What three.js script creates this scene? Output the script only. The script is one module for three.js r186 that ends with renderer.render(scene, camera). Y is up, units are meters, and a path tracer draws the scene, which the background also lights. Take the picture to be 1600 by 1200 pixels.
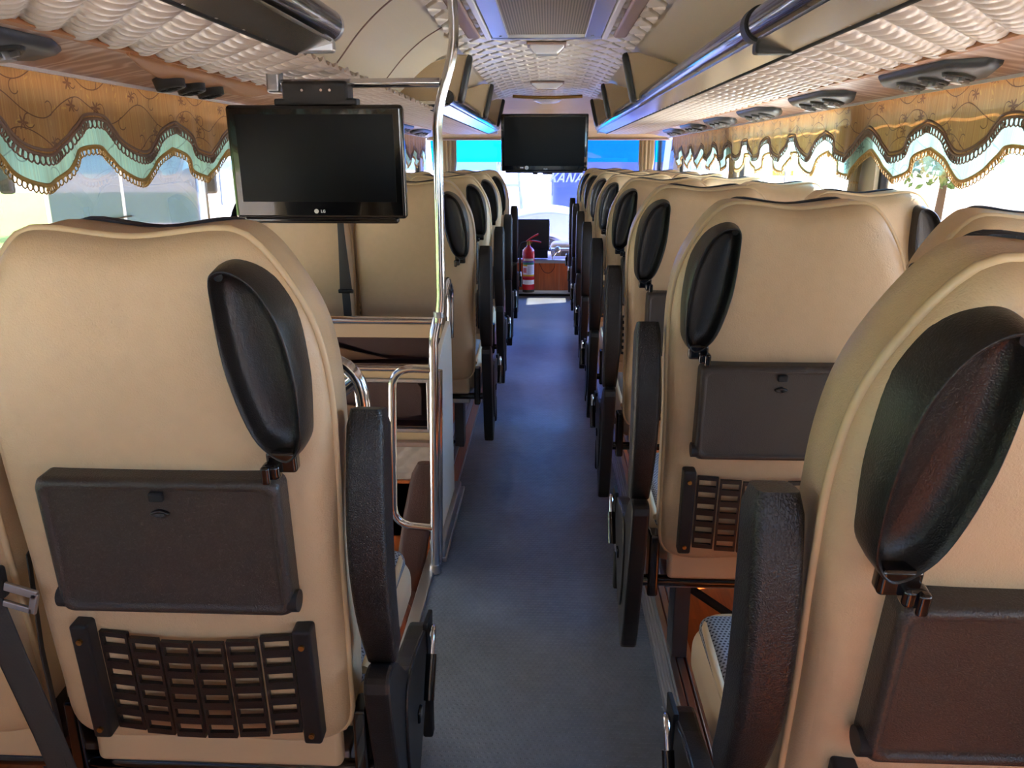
import * as THREE from 'three';
import { RoundedBoxGeometry } from 'three/addons/geometries/RoundedBoxGeometry.js';
import { mergeGeometries, mergeVertices } from 'three/addons/utils/BufferGeometryUtils.js';
import { FontLoader } from 'three/addons/loaders/FontLoader.js';
import { TextGeometry } from 'three/addons/geometries/TextGeometry.js';
import { Sky } from 'three/addons/objects/Sky.js';

// ------------------------------------------------------------------ camera, sky, sun, exposure
const scene = new THREE.Scene();
const renderer = new THREE.WebGLRenderer({ antialias: true });
renderer.toneMapping = THREE.LinearToneMapping;
renderer.toneMappingExposure = 8.4;
renderer.shadowMap.enabled = true;

const FPX = 1250, PITCH = Math.atan(352 / FPX), YAW = Math.atan(57 / FPX * Math.cos(PITCH));
const camera = new THREE.PerspectiveCamera(2 * Math.atan(600 / FPX) * 180 / Math.PI, 4 / 3, 0.05, 400);
camera.position.set(0.015, 1.37, 0);
camera.rotation.order = 'YXZ';
camera.rotation.set(-PITCH, YAW, 0);
scene.add(camera);

const SUN = new THREE.Vector3(0.72, 0.78, -0.42).normalize();
const sky = new Sky(); sky.name = 'sky'; sky.scale.setScalar(1000);
sky.material.uniforms.turbidity.value = 10;
sky.material.uniforms.rayleigh.value = 0.25;
sky.material.uniforms.mieCoefficient.value = 0.006;
sky.material.uniforms.mieDirectionalG.value = 0.75;
sky.material.uniforms.sunPosition.value.copy(SUN);
scene.add(sky);
const sun = new THREE.DirectionalLight(0xffe8cc, 9);
sun.name = 'sun'; sun.position.copy(SUN).multiplyScalar(40); sun.target.position.set(0, 0, -4);
sun.castShadow = true;
Object.assign(sun.shadow.camera, { left: -16, right: 16, top: 16, bottom: -16, near: 1, far: 90 });
scene.add(sun, sun.target);

// ------------------------------------------------------------------ small helpers
const V = (x, y, z) => new THREE.Vector3(x, y, z);
let seed = 7;
const rnd = () => { seed = (seed * 1664525 + 1013904223) >>> 0; return seed / 4294967296; };
const used = {};
function numbered(name) { const n = used[name] = (used[name] ?? -1) + 1; return n ? name + '_' + String(n).padStart(3, '0') : name; }
function mesh(name, geo, mat, parent, p, r) {
  const m = new THREE.Mesh(geo, mat); m.name = parent === scene ? numbered(name) : name;
  m.castShadow = m.receiveShadow = true; parent.add(m);
  if (p) m.position.set(...p); if (r) m.rotation.set(...r);
  return m;
}
function thing(name, label, category, p = [0, 0, 0], group) {
  const o = new THREE.Group(); o.name = numbered(name); scene.add(o); o.position.set(...p);
  o.userData = { label, category }; if (group) o.userData.group = group; return o;
}
function tag(o, label, category, group) { Object.assign(o.userData, { label, category }); if (group) o.userData.group = group; return o; }
function struct(name, geo, mat, label, category, p) {
  const m = mesh(name, geo, mat, scene, p); m.userData = { kind: 'structure', label, category }; return m;
}
function structGroup(name, label, category, p = [0, 0, 0]) {
  const o = new THREE.Group(); o.name = numbered(name); scene.add(o); o.position.set(...p);
  o.userData = { kind: 'structure', label, category }; return o;
}
function metreUV(g, s = 1) {           // uv in metres by the dominant direction of each face
  g = g.index ? g.toNonIndexed() : g;
  const p = g.attributes.position, uv = new Float32Array(p.count * 2), a = V(), b = V(), c = V(), n = V();
  for (let i = 0; i < p.count; i += 3) {
    a.fromBufferAttribute(p, i); b.fromBufferAttribute(p, i + 1); c.fromBufferAttribute(p, i + 2);
    n.crossVectors(b.clone().sub(a), c.clone().sub(a));
    const ax = Math.abs(n.x), ay = Math.abs(n.y), az = Math.abs(n.z);
    [a, b, c].forEach((q, k) => {
      const w = ay >= ax && ay >= az ? [q.x, q.z] : ax >= az ? [q.z, q.y] : [q.x, q.y];
      uv[(i + k) * 2] = w[0] * s; uv[(i + k) * 2 + 1] = w[1] * s;
    });
  }
  g.setAttribute('uv', new THREE.BufferAttribute(uv, 2)); return g;
}
const box = (x0, x1, y0, y1, z0, z1, r = 0) => {
  const w = x1 - x0, h = y1 - y0, d = z1 - z0;
  const g = r ? new RoundedBoxGeometry(w, h, d, 2, Math.min(r, w / 2.01, h / 2.01, d / 2.01)) : new THREE.BoxGeometry(w, h, d);
  return g.translate((x0 + x1) / 2, (y0 + y1) / 2, (z0 + z1) / 2);
};
const rbox = (w, h, d, r, x = 0, y = 0, z = 0, s = 3) => new RoundedBoxGeometry(w, h, d, s, Math.min(r, w / 2.01, h / 2.01, d / 2.01)).translate(x, y, z);
const cyl = (r, h, x = 0, y = 0, z = 0, axis = 'y', seg = 20, r2 = r) => {
  const g = new THREE.CylinderGeometry(r2, r, h, seg);
  if (axis === 'x') g.rotateZ(Math.PI / 2); if (axis === 'z') g.rotateX(Math.PI / 2);
  return g.translate(x, y, z);
};
const merge = (list) => mergeGeometries(list.map((g) => { const n = g.index ? g.toNonIndexed() : g; for (const k of Object.keys(n.attributes)) if (!['position', 'normal', 'uv'].includes(k)) n.deleteAttribute(k); return n; }));
function smooth(pts, n, closed = true) {      // [x,y] control points -> n points on a Catmull-Rom curve
  const c = new THREE.CatmullRomCurve3(pts.map(([x, y]) => V(x, y, 0)), closed, 'centripetal');
  const out = []; for (let i = 0; i < n; i++) { const q = c.getPoint(i / (closed ? n : n - 1)); out.push([q.x, q.y]); } return out;
}
function roundRect(w, h, r, k = 6) {
  const o = []; const cs = [[w / 2 - r, h / 2 - r, 0], [-w / 2 + r, h / 2 - r, 1], [-w / 2 + r, -h / 2 + r, 2], [w / 2 - r, -h / 2 + r, 3]];
  for (const [cx, cy, q] of cs) for (let i = 0; i <= k; i++) { const a = (q + i / k) * Math.PI / 2; o.push([cx + r * Math.cos(a), cy + r * Math.sin(a)]); }
  return o;
}
function indexed(pos, idx, uvScale = 1) {
  const g = new THREE.BufferGeometry();
  g.setAttribute('position', new THREE.Float32BufferAttribute(pos, 3));
  const uv = []; for (let i = 0; i < pos.length; i += 3) uv.push(pos[i] * uvScale, pos[i + 1] * uvScale);
  g.setAttribute('uv', new THREE.Float32BufferAttribute(uv, 2)); g.setIndex(idx); g.computeVertexNormals(); return g;
}
// a body over a counter-clockwise outline: rings of [inset 0..1 towards the skeleton, z]
function slab(outline, rings, skel, bulge) {
  const n = outline.length, pos = [], idx = [];
  for (const [s, z] of rings) for (const [x, y] of outline) {
    const [cx, cy] = skel(x, y), px = x + (cx - x) * s, py = y + (cy - y) * s;
    pos.push(px, py, z + (bulge ? bulge(px, py, s) : 0));
  }
  for (let k = 0; k < rings.length - 1; k++) for (let i = 0; i < n; i++) {
    const a = k * n + i, b = k * n + (i + 1) % n; idx.push(a, b, b + n, a, b + n, a + n);
  }
  const c0 = pos.length / 3; let mx = 0, my = 0; for (const [x, y] of outline) { const [cx, cy] = skel(x, y); mx += cx / n; my += cy / n; }
  for (let i = 0; i < n; i++) pos.push(pos[i * 3], pos[i * 3 + 1], pos[i * 3 + 2]);
  pos.push(mx, my, rings[0][1]); const cc = pos.length / 3 - 1;
  for (let i = 0; i < n; i++) idx.push(c0 + (i + 1) % n, c0 + i, cc);
  return indexed(pos, idx);
}
function loft(sections, caps = true) {        // closed sections of equal length
  const n = sections[0].length, pos = [], idx = [];
  for (const s of sections) for (const q of s) pos.push(q.x, q.y, q.z);
  for (let k = 0; k < sections.length - 1; k++) for (let i = 0; i < n; i++) { const a = k * n + i, b = k * n + (i + 1) % n; idx.push(a, b, b + n, a, b + n, a + n); }
  if (caps) for (const [k, f] of [[0, 1], [sections.length - 1, 0]]) {
    const c = V(); sections[k].forEach((q) => c.addScaledVector(q, 1 / n)); const c0 = pos.length / 3;
    for (const q of sections[k]) pos.push(q.x, q.y, q.z); pos.push(c.x, c.y, c.z);
    for (let i = 0; i < n; i++) f ? idx.push(c0 + (i + 1) % n, c0 + i, c0 + n) : idx.push(c0 + i, c0 + (i + 1) % n, c0 + n);
  }
  return indexed(pos, idx);
}
function sect(c, U, W, a, b, n = 20, e = 4) {
  const o = []; for (let i = 0; i < n; i++) {
    const t = i / n * Math.PI * 2, co = Math.cos(t), si = Math.sin(t);
    const f = (q) => Math.sign(q) * Math.pow(Math.abs(q), 2 / e);
    o.push(V(c[0], c[1], c[2]).addScaledVector(U, a * f(co)).addScaledVector(W, b * f(si)));
  } return o;
}
function mirrorX(g) {
  g = g.clone(); g.scale(-1, 1, 1);
  if (g.index) { const a = g.index.array; for (let i = 0; i < a.length; i += 3) { const t = a[i]; a[i] = a[i + 1]; a[i + 1] = t; } }
  else for (const k of Object.keys(g.attributes)) { const at = g.attributes[k], s = at.itemSize, a = at.array; for (let i = 0; i < a.length; i += 3 * s) for (let j = 0; j < s; j++) { const t = a[i + j]; a[i + j] = a[i + s + j]; a[i + s + j] = t; } }
  return g;
}
function bendPath(pts, r = 0.05) {            // a polyline with rounded corners
  const P = pts.map((p) => V(...p)), out = [P[0]];
  for (let i = 1; i < P.length - 1; i++) {
    const a = P[i - 1].clone().sub(P[i]), b = P[i + 1].clone().sub(P[i]), d = Math.min(r, a.length() * 0.49, b.length() * 0.49);
    a.normalize().multiplyScalar(d).add(P[i]); b.normalize().multiplyScalar(d).add(P[i]);
    for (let k = 0; k <= 7; k++) { const t = k / 7; out.push(a.clone().multiplyScalar((1 - t) * (1 - t)).addScaledVector(P[i], 2 * t * (1 - t)).addScaledVector(b, t * t)); }
  }
  out.push(P[P.length - 1]); return out;
}
function pipe(pts, r, bend = 0.05, seg = 14) {
  const q = bendPath(pts, bend), S = []; let U = null;
  for (let i = 0; i < q.length; i++) {
    const t = q[Math.min(i + 1, q.length - 1)].clone().sub(q[Math.max(i - 1, 0)]).normalize();
    if (!U) U = Math.abs(t.y) < 0.9 ? V(0, 1, 0).cross(t).normalize() : V(1, 0, 0).cross(t).normalize();
    U.addScaledVector(t, -U.dot(t)).normalize();
    S.push(sect(q[i].toArray(), U, t.clone().cross(U), r, r, seg, 2));
  }
  return loft(S);
}
function polyPrism(pts, x0, x1, bevel = 0) {  // pts [z,y] seen from the side, pushed along x
  const s = new THREE.Shape(pts.map(([z, y]) => new THREE.Vector2(-z, y)));
  const g = new THREE.ExtrudeGeometry(s, { depth: x1 - x0 - 2 * bevel, bevelEnabled: bevel > 0, bevelSize: bevel, bevelThickness: bevel, bevelSegments: 2, bevelOffset: -bevel, curveSegments: 8 });
  return g.translate(0, 0, bevel).rotateY(Math.PI / 2).translate(x0, 0, 0);
}
function frontPrism(pts, z0, z1, bevel = 0) { // pts [x,y] seen from the front, pushed along z
  const s = new THREE.Shape(pts.map(([x, y]) => new THREE.Vector2(x, y)));
  return new THREE.ExtrudeGeometry(s, { depth: z1 - z0 - 2 * bevel, bevelEnabled: bevel > 0, bevelSize: bevel, bevelThickness: bevel, bevelSegments: 2, bevelOffset: -bevel, curveSegments: 8 }).translate(0, 0, z0 + bevel);
}
function grid(nu, nv, f) {
  const pos = [], uv = [], idx = [];
  for (let j = 0; j <= nv; j++) for (let i = 0; i <= nu; i++) { const r = f(i / nu, j / nv); pos.push(r[0], r[1], r[2]); uv.push(r[3] ?? i / nu, r[4] ?? j / nv); }
  for (let j = 0; j < nv; j++) for (let i = 0; i < nu; i++) { const a = j * (nu + 1) + i; idx.push(a, a + 1, a + nu + 2, a, a + nu + 2, a + nu + 1); }
  const g = new THREE.BufferGeometry(); g.setAttribute('position', new THREE.Float32BufferAttribute(pos, 3));
  g.setAttribute('uv', new THREE.Float32BufferAttribute(uv, 2)); g.setIndex(idx); g.computeVertexNormals(); return g;
}

// ------------------------------------------------------------------ textures
function hash2(x, y) { let h = (x * 374761393 + y * 668265263) | 0; h = Math.imul(h ^ (h >>> 13), 1274126177); return ((h ^ (h >>> 16)) >>> 0) / 4294967296; }
function vnoise(x, y, per) {
  const xi = Math.floor(x), yi = Math.floor(y), fx = x - xi, fy = y - yi, u = fx * fx * (3 - 2 * fx), v = fy * fy * (3 - 2 * fy);
  const m = (a) => ((a % per) + per) % per, h = (a, b) => hash2(m(a), m(b));
  return (h(xi, yi) * (1 - u) + h(xi + 1, yi) * u) * (1 - v) + (h(xi, yi + 1) * (1 - u) + h(xi + 1, yi + 1) * u) * v;
}
function dataTex(n, f, srgb, rep = 1) {
  const d = new Uint8Array(n * n * 4);
  for (let y = 0; y < n; y++) for (let x = 0; x < n; x++) { const c = f(x / n, y / n); for (let k = 0; k < 3; k++) d[(y * n + x) * 4 + k] = Math.max(0, Math.min(255, (c.length ? c[k] : c) * 255)); d[(y * n + x) * 4 + 3] = 255; }
  const t = new THREE.DataTexture(d, n, n); t.wrapS = t.wrapT = THREE.RepeatWrapping; t.magFilter = THREE.LinearFilter; t.minFilter = THREE.LinearMipmapLinearFilter; t.generateMipmaps = true;
  if (srgb) t.colorSpace = THREE.SRGBColorSpace; t.repeat.set(rep, rep); t.needsUpdate = true; return t;
}
function canvasTex(w, h, draw, srgb = true, rep) {
  const c = document.createElement('canvas'); c.width = w; c.height = h; draw(c.getContext('2d'), w, h);
  const t = new THREE.CanvasTexture(c); if (srgb) t.colorSpace = THREE.SRGBColorSpace;
  t.wrapS = t.wrapT = THREE.RepeatWrapping; if (rep) t.repeat.set(...rep); return t;
}
const grainBump = dataTex(256, (u, v) => 0.5 * vnoise(u * 90, v * 90, 90) + 0.5 * vnoise(u * 40, v * 40, 40), false, 12);
const pebbleBump = dataTex(256, (u, v) => Math.pow(vnoise(u * 64, v * 64, 64), 1.5), false, 14);
const vinylTex = dataTex(256, (u, v) => { const k = 0.95 + 0.05 * vnoise(u * 6, v * 6, 6) * 0.7 + 0.02 * vnoise(u * 60, v * 60, 60); return [0.815 * k, 0.70 * k, 0.545 * k]; }, true, 1.3);
const floorBump = dataTex(512, (u, v) => {       // raised round-ended bars in close rows
  const row = Math.floor(v * 16), x = (u * 16 + (row % 2) * 0.5) % 1, y = (v * 16) % 1;
  const dx = Math.max(0, Math.abs(x - 0.5) - 0.16) / 0.16, dy = (y - 0.5) / 0.24, q = dx * dx + dy * dy;
  return Math.max(0, Math.min(1, 1.25 - q)) * 0.8 + 0.2 * vnoise(u * 128, v * 128, 128);
}, false, 4);
const floorTex = dataTex(512, (u, v) => { const k = 1.55 + 0.3 * vnoise(u * 7, v * 7, 7) + 0.16 * vnoise(u * 60, v * 60, 60); return [0.225 * k, 0.25 * k, 0.285 * k]; }, true, 0.9);
const woodTex = dataTex(512, (u, v) => {
  const g = vnoise(u * 40, v * 3, 40) * 0.5 + vnoise(u * 110, v * 5, 110) * 0.3 + vnoise(u * 9, v * 2, 9) * 0.4, k = 0.8 + 0.3 * g;
  return [0.76 * k, 0.40 * k, 0.19 * k];
}, true, 2);
const marbleTex = dataTex(512, (u, v) => {
  const w = vnoise(u * 4, v * 8, 8), s = Math.sin((v * 14 + w * 3.2 + vnoise(u * 8, v * 16, 16) * 1.2) * 6.283 * 0.5), k = 0.5 + 0.5 * s;
  const a = [0.62, 0.46, 0.39], b = [0.80, 0.70, 0.65]; return a.map((q, i) => q + (b[i] - q) * Math.pow(k, 1.6));
}, true, 2.2);
const meshTex = dataTex(128, (u, v) => {
  const y = v * 8, r = Math.floor(y), x = (u * 8 + (r % 2) * 0.5) % 1, d = Math.hypot(x - 0.5, (y % 1) - 0.5);
  return d < 0.28 ? [0.16, 0.16, 0.17] : [0.55, 0.55, 0.56];
}, true, 16);
const weaveBump = dataTex(128, (u, v) => { const a = Math.sin(u * 40 * 6.283), b = Math.sin(v * 40 * 6.283); return 0.5 + 0.25 * a + 0.25 * b; }, false, 12);
const grilleTex = dataTex(128, (u, v) => { const d = Math.hypot((u * 8) % 1 - 0.5, (v * 8) % 1 - 0.5); return d < 0.3 ? [0.2, 0.17, 0.14] : [0.6, 0.55, 0.49]; }, true, 12);
function vine(g, w, h, base, line, flower, light) {
  g.fillStyle = base; g.fillRect(0, 0, w, h);
  for (let i = 0; i < 900; i++) { g.fillStyle = i % 2 ? 'rgba(70,45,20,0.05)' : 'rgba(255,225,160,0.05)'; g.fillRect(rnd() * w, 0, 1 + rnd() * 3, h); }
  for (let i = 0; i < 60; i++) { g.fillStyle = light; const x = rnd() * w, y = rnd() * h, s = 4 + rnd() * 12; g.save(); g.translate(x, y); g.rotate(rnd() * 3); g.beginPath(); g.ellipse(0, 0, s, s * 0.35, 0, 0, 7); g.fill(); g.restore(); }
  g.strokeStyle = line; g.lineWidth = 4;
  for (let k = 0; k < 4; k++) {
    const y0 = h * (k + 0.5) / 4;
    g.beginPath(); for (let x = 0; x <= w; x += 4) { const y = y0 + Math.sin(x / w * 6.283 * 2 + k * 1.7) * h * 0.09; x ? g.lineTo(x, y) : g.moveTo(x, y); } g.stroke();
    for (let j = 0; j < 6; j++) {
      const x = w * (j + 0.3 + rnd() * 0.4) / 6, y = y0 + Math.sin(x / w * 6.283 * 2 + k * 1.7) * h * 0.09, s = j % 2 ? 1 : -1;
      g.beginPath(); g.arc(x, y - s * 26, 26, s > 0 ? 1.57 : -1.57, s > 0 ? 5.5 : 2.6); g.stroke();
      if ((j + k) % 3) { const fx = x + 34, fy = y - s * 34; g.fillStyle = flower;
        for (let p = 0; p < 6; p++) { g.save(); g.translate(fx, fy); g.rotate(p * 1.047 + k); g.beginPath(); g.ellipse(15, 0, 14, 4.5, 0, 0, 7); g.fill(); g.restore(); } }
    }
  }
}
const valanceTex = canvasTex(1024, 512, (g, w, h) => vine(g, w, h, '#ae7b4a', '#684230', '#7a5038', 'rgba(205,165,85,0.45)'), true, [1.55, 3.1]);
const sheerTex = canvasTex(1024, 512, (g, w, h) => vine(g, w, h, '#a2d4cc', '#84a29b', '#78948e', 'rgba(210,240,230,0.4)'), true, [1.2, 2.4]);

// ------------------------------------------------------------------ materials
const std = (c, rough, metal = 0, extra = {}) => new THREE.MeshStandardMaterial({ color: c, roughness: rough, metalness: metal, side: THREE.DoubleSide, ...extra });
const phys = (c, rough, metal = 0, extra = {}) => new THREE.MeshPhysicalMaterial({ color: c, roughness: rough, metalness: metal, side: THREE.DoubleSide, ...extra });
const M = {
  vinyl: std(0xffffff, 0.42, 0, { map: vinylTex, bumpMap: grainBump, bumpScale: 0.0004 }),
  vinylPlain: std(0xd0b691, 0.45),
  piping: std(0xcfb48a, 0.42),
  black: std(0x1c1a19, 0.37, 0, { bumpMap: pebbleBump, bumpScale: 0.00025 }),
  blackPad: std(0x1e1a18, 0.36, 0, { bumpMap: pebbleBump, bumpScale: 0.0006 }),
  trayMat: std(0x3a332d, 0.38, 0, { bumpMap: pebbleBump, bumpScale: 0.0004 }),
  blackGloss: phys(0x08080a, 0.12, 0, { clearcoat: 0.6 }),
  darkFabric: std(0x35353a, 0.9, 0, { bumpMap: weaveBump, bumpScale: 0.0006 }),
  belt: std(0x3b3936, 0.75, 0, { bumpMap: weaveBump, bumpScale: 0.0005 }),
  meshFabric: std(0xffffff, 0.85, 0, { map: meshTex }),
  chrome: std(0xd8d8dc, 0.14, 1),
  steel: std(0xb9bbc0, 0.3, 1),
  alu: std(0xc4c5ca, 0.34, 1),
  brass: std(0xb08a4e, 0.4, 1),
  floor: std(0xffffff, 0.36, 0, { map: floorTex, bumpMap: floorBump, bumpScale: 0.0012 }),
  wood: std(0xffffff, 0.35, 0, { map: woodTex }),
  marble: std(0xffffff, 0.32, 0, { map: marbleTex }),
  tanStrip: std(0xa8734c, 0.5),
  quilt: std(0xbcaea4, 0.3),
  ceil: std(0xdcd0bc, 0.28),
  ceilQuilt: std(0xddd3c6, 0.34),
  whiteRail: std(0xe9e6ea, 0.35),
  wall: std(0xcdbfa6, 0.6),
  mauve: std(0x9b8078, 0.45),
  grille: std(0xffffff, 0.55, 0.2, { map: grilleTex }),
  tube: phys(0x0e0d0c, 0.24, 0, { clearcoat: 0.5 }),
  band: std(0xb8b0a4, 0.2, 0.85),
  rubber: std(0x1a1a1b, 0.8),
  vent: std(0x3d3f46, 0.42),
  valance: phys(0xffffff, 0.9, 0, { map: valanceTex, transmission: 0.3, thickness: 0 }),
  sheer: phys(0xffffff, 0.95, 0, { map: sheerTex, transmission: 0.32, thickness: 0 }),
  braidBrown: std(0x83685c, 0.6),
  braidGold: std(0xb08c4f, 0.6),
  curtain: phys(0xb59f78, 0.95, 0, { transmission: 0.3, thickness: 0 }),
  glassFilm: phys(0xcacac6, 0.0, 0, { transmission: 1, thickness: 0, ior: 1.45 }),
  glassFront: phys(0xa4aed2, 0.0, 0, { transmission: 1, thickness: 0, ior: 1.45 }),
  glass: phys(0xf2fbfa, 0.0, 0, { transmission: 1, thickness: 0, ior: 1.45 }),
  glassTint: phys(0x38b4ea, 0.0, 0, { transmission: 1, thickness: 0, ior: 1.45 }),
  panelWhite: std(0xf0e8d4, 0.35),
  brownPad: std(0x4a2d28, 0.5, 0, { bumpMap: grainBump, bumpScale: 0.0006 }),
  darkIn: std(0x17110f, 0.7),
  red: phys(0xc31727, 0.25, 0, { clearcoat: 0.6 }),
  lampWhite: phys(0xe6e6ea, 0.12, 0, { clearcoat: 0.5 }),
};

// ------------------------------------------------------------------ the coach body
const ZR = 1.6, ZF = -9.7, PLAT = 0.14;
const STAIR0 = -1.69, STAIR1 = -2.93;       // stairwell, left of the aisle
struct('floor', metreUV(box(-0.365, 0.335, -0.1, 0, -8.24, ZR)), M.floor, 'dark blue grey ribbed rubber floor of the aisle', 'floor');
{
  const g = structGroup('platform_right', 'raised platform under the seats right of the aisle', 'platform');
  mesh('deck', metreUV(box(0.34, 1.255, -0.1, PLAT - 0.012, -8.24, ZR)), M.wood, g);
  mesh('edge_rail', merge([box(0.33, 0.352, 0.0, 0.012, -8.24, ZR), ...[0, 1, 2].map((i) => box(0.336 + i * 0.022, 0.354 + i * 0.022, PLAT - 0.012, PLAT + 0.004 - (i % 2) * 0.004, -8.24, ZR, 0.003))]), M.alu, g);
  mesh('riser', merge([box(0.334, 0.342, 0.012, PLAT - 0.012, -8.24, ZR), ...[0.035, 0.07, 0.105].map((y) => box(0.328, 0.336, y - 0.006, y + 0.006, -8.24, ZR, 0.003))]), M.alu, g);
  const l = structGroup('platform_left', 'raised platform under the seats left of the aisle', 'platform');
  for (const [a, b] of [[STAIR0, ZR], [-8.24, STAIR1]]) {
    mesh('deck', metreUV(box(-1.255, -0.37, -0.1, PLAT - 0.012, a, b)), M.wood, l);
    mesh('riser', metreUV(box(-0.373, -0.365, 0.012, PLAT - 0.012, a, b)), M.wood, l);
    mesh('edge_rail', merge([box(-0.382, -0.36, 0, 0.012, a, b), ...[0, 1, 2].map((i) => box(-0.384 - i * 0.022, -0.366 - i * 0.022, PLAT - 0.012, PLAT + 0.004 - (i % 2) * 0.004, a, b, 0.003))]), M.alu, l);
  }
  // the stairwell: three steps down to the middle door
  const s = structGroup('stairwell', 'stairwell with steps down to the middle door', 'stairs');
  mesh('side_wall', metreUV(box(-0.40, -0.372, -0.95, 0.0, STAIR1, STAIR0)), M.wood, s);
  mesh('end_wall', metreUV(merge([box(-1.255, -0.37, -0.95, PLAT, STAIR0, STAIR0 + 0.03), box(-1.255, -0.37, -0.95, PLAT, STAIR1 - 0.03, STAIR1)])), M.wood, s);
  for (let i = 0; i < 3; i++) mesh('step', metreUV(box(-1.255, -0.40 - i * 0.25, -0.95, -0.24 - i * 0.22, STAIR1, STAIR0)), M.floor, s);
  mesh('floor_edge', box(-0.40, -0.36, -0.01, 0.012, STAIR1, STAIR0, 0.004), M.alu, s);
}
// ceiling shell
const CE = [[0, 1.925], [0.30, 1.92], [0.40, 1.905], [0.52, 1.87], [0.72, 1.81], [0.95, 1.745], [1.26, 1.65]];
const ceilY = (x) => { x = Math.abs(x); for (let i = 1; i < CE.length; i++) if (x <= CE[i][0]) { const [a, b] = CE[i - 1], [c, d] = CE[i]; return b + (d - b) * (x - a) / (c - a); } return 1.65; };
{
  const full = [...CE.slice(1).reverse().map(([x, y]) => [-x, y]), ...CE];
  const sm = smooth(full, 61, false);
  const outer = [[1.315, 1.65], [1.315, 1.9], [0, 2.02], [-1.315, 1.9], [-1.315, 1.65]];
  struct('ceiling', frontPrism([...sm, ...outer], -8.6, ZR + 0.06), M.ceil, 'glossy cream vaulted ceiling of the coach', 'ceiling');
}
// quilting: a padded heightfield
const pad = (p, q) => Math.pow(Math.abs(Math.sin(Math.PI * p)) * Math.abs(Math.sin(Math.PI * q)), 0.36);
{
  const hw = 0.42;
  const groove = (t) => { const a = Math.min(1, Math.abs(Math.sin(Math.PI * t)) / 0.42); return 1 - (1 - a) ** 2; };
  const g = grid(140, 850, (u, v) => {
    const x = -hw + 2 * hw * u, z = -1.45 - v * 5.95, h = groove((x * 1.7 + z) / 0.21) * groove((x * 1.7 - z) / 0.21);
    return [x, ceilY(x) - 0.003 - 0.02 * h, z];
  });
  const q = struct('ceiling_quilt', g, M.ceilQuilt, 'diamond quilted cream padding along the middle of the ceiling', 'padding');
  q.name = 'trim_1';
  for (const s of [-1, 1]) {
    const t = struct('trim_' + (s < 0 ? 2 : 3), box(s * 0.325 - 0.03, s * 0.325 + 0.03, 1.885, 1.915, -3.85, ZR - 0.05, 0.012), M.mauve, s < 0 ? 'mauve strip left of the ceiling grille' : 'mauve strip right of the ceiling grille', 'trim');
  }
}
// side walls with real openings
const WY0 = 0.74, WY1 = 1.62;
const pillars = { 1: [[ZR, ZR - 0.1], [-0.78, -0.92], [-3.2, -3.42], [-5.5, -5.7], [-8.0, -8.3], [ZF + 0.15, ZF]], [-1]: [[ZR, ZR - 0.1], [0.1, -0.05], [-1.66, -1.8], [-4.3, -4.45], [-6.6, -6.75], [-8.2, -8.4], [ZF + 0.15, ZF]] };
let winN = 0;
for (const s of [1, -1]) {
  const side = s > 0 ? 'right' : 'left', xs = s > 0 ? [1.255, 1.315] : [-1.315, -1.255];
  const parts = [...(s > 0 ? [box(xs[0], xs[1], -1.0, WY0, ZF, ZR)] : [box(xs[0], xs[1], -1.0, WY0, ZF, -2.86), box(xs[0], xs[1], -1.0, WY0, -1.78, ZR), box(xs[0], xs[1], 0.66, WY0, -2.86, -1.78)]), box(xs[0], xs[1], WY1, 1.9, ZF, ZR)];
  for (const [a, b] of pillars[s]) parts.push(box(xs[0], xs[1], WY0, WY1, b, a));
  struct('wall_' + side, merge(parts), M.wall, `cream side wall of the coach on the ${side}`, 'wall');
  pillars[s].slice(0, -1).forEach(([, a], i) => {
    const b = pillars[s][i + 1][0], w = structGroup('window', `${['rearmost', 'second', 'third', 'fourth', 'fifth', 'sixth'][i]} ${side} side window, counted from the rear`, 'window');
    w.name = 'window_' + ++winN;
    const xm = s * 1.285;
    mesh('pane', box(xm - 0.003, xm + 0.003, WY0, WY1, b, a), s > 0 && i === 2 ? M.glass : M.glassFilm, w);
    mesh('window_frame', merge([box(xm - 0.012, xm + 0.012, WY0, WY0 + 0.025, b, a), box(xm - 0.012, xm + 0.012, WY1 - 0.015, WY1, b, a), box(xm - 0.014, xm + 0.014, WY0, WY1, b, b + 0.022), box(xm - 0.014, xm + 0.014, WY0, WY1, a - 0.022, a)]), M.rubber, w);
    if (a - b > 1.5) mesh('slider_bar', box(xm - 0.012, xm + 0.012, WY0, WY1, (a + b) / 2 - 0.01, (a + b) / 2 + 0.01), M.alu, w);
    mesh('sill', box(Math.min(s * 1.245, s * 1.262), Math.max(s * 1.245, s * 1.262), WY0 - 0.03, WY0, b, a, 0.01), M.mauve, w);
  });
}
{
  const d = structGroup('door', 'glazed middle door at the foot of the stairwell', 'door'); d.name = 'door_1';
  mesh('pane', box(-1.288, -1.282, -0.75, 0.6, -2.8, -1.84), M.glassFilm, d);
  mesh('door_frame', merge([box(-1.31, -1.26, -1.0, -0.75, -2.86, -1.78), box(-1.31, -1.26, 0.6, 0.66, -2.86, -1.78), box(-1.31, -1.26, -0.75, 0.6, -2.86, -2.8), box(-1.31, -1.26, -0.75, 0.6, -1.84, -1.78)]), M.alu, d);
}
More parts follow.
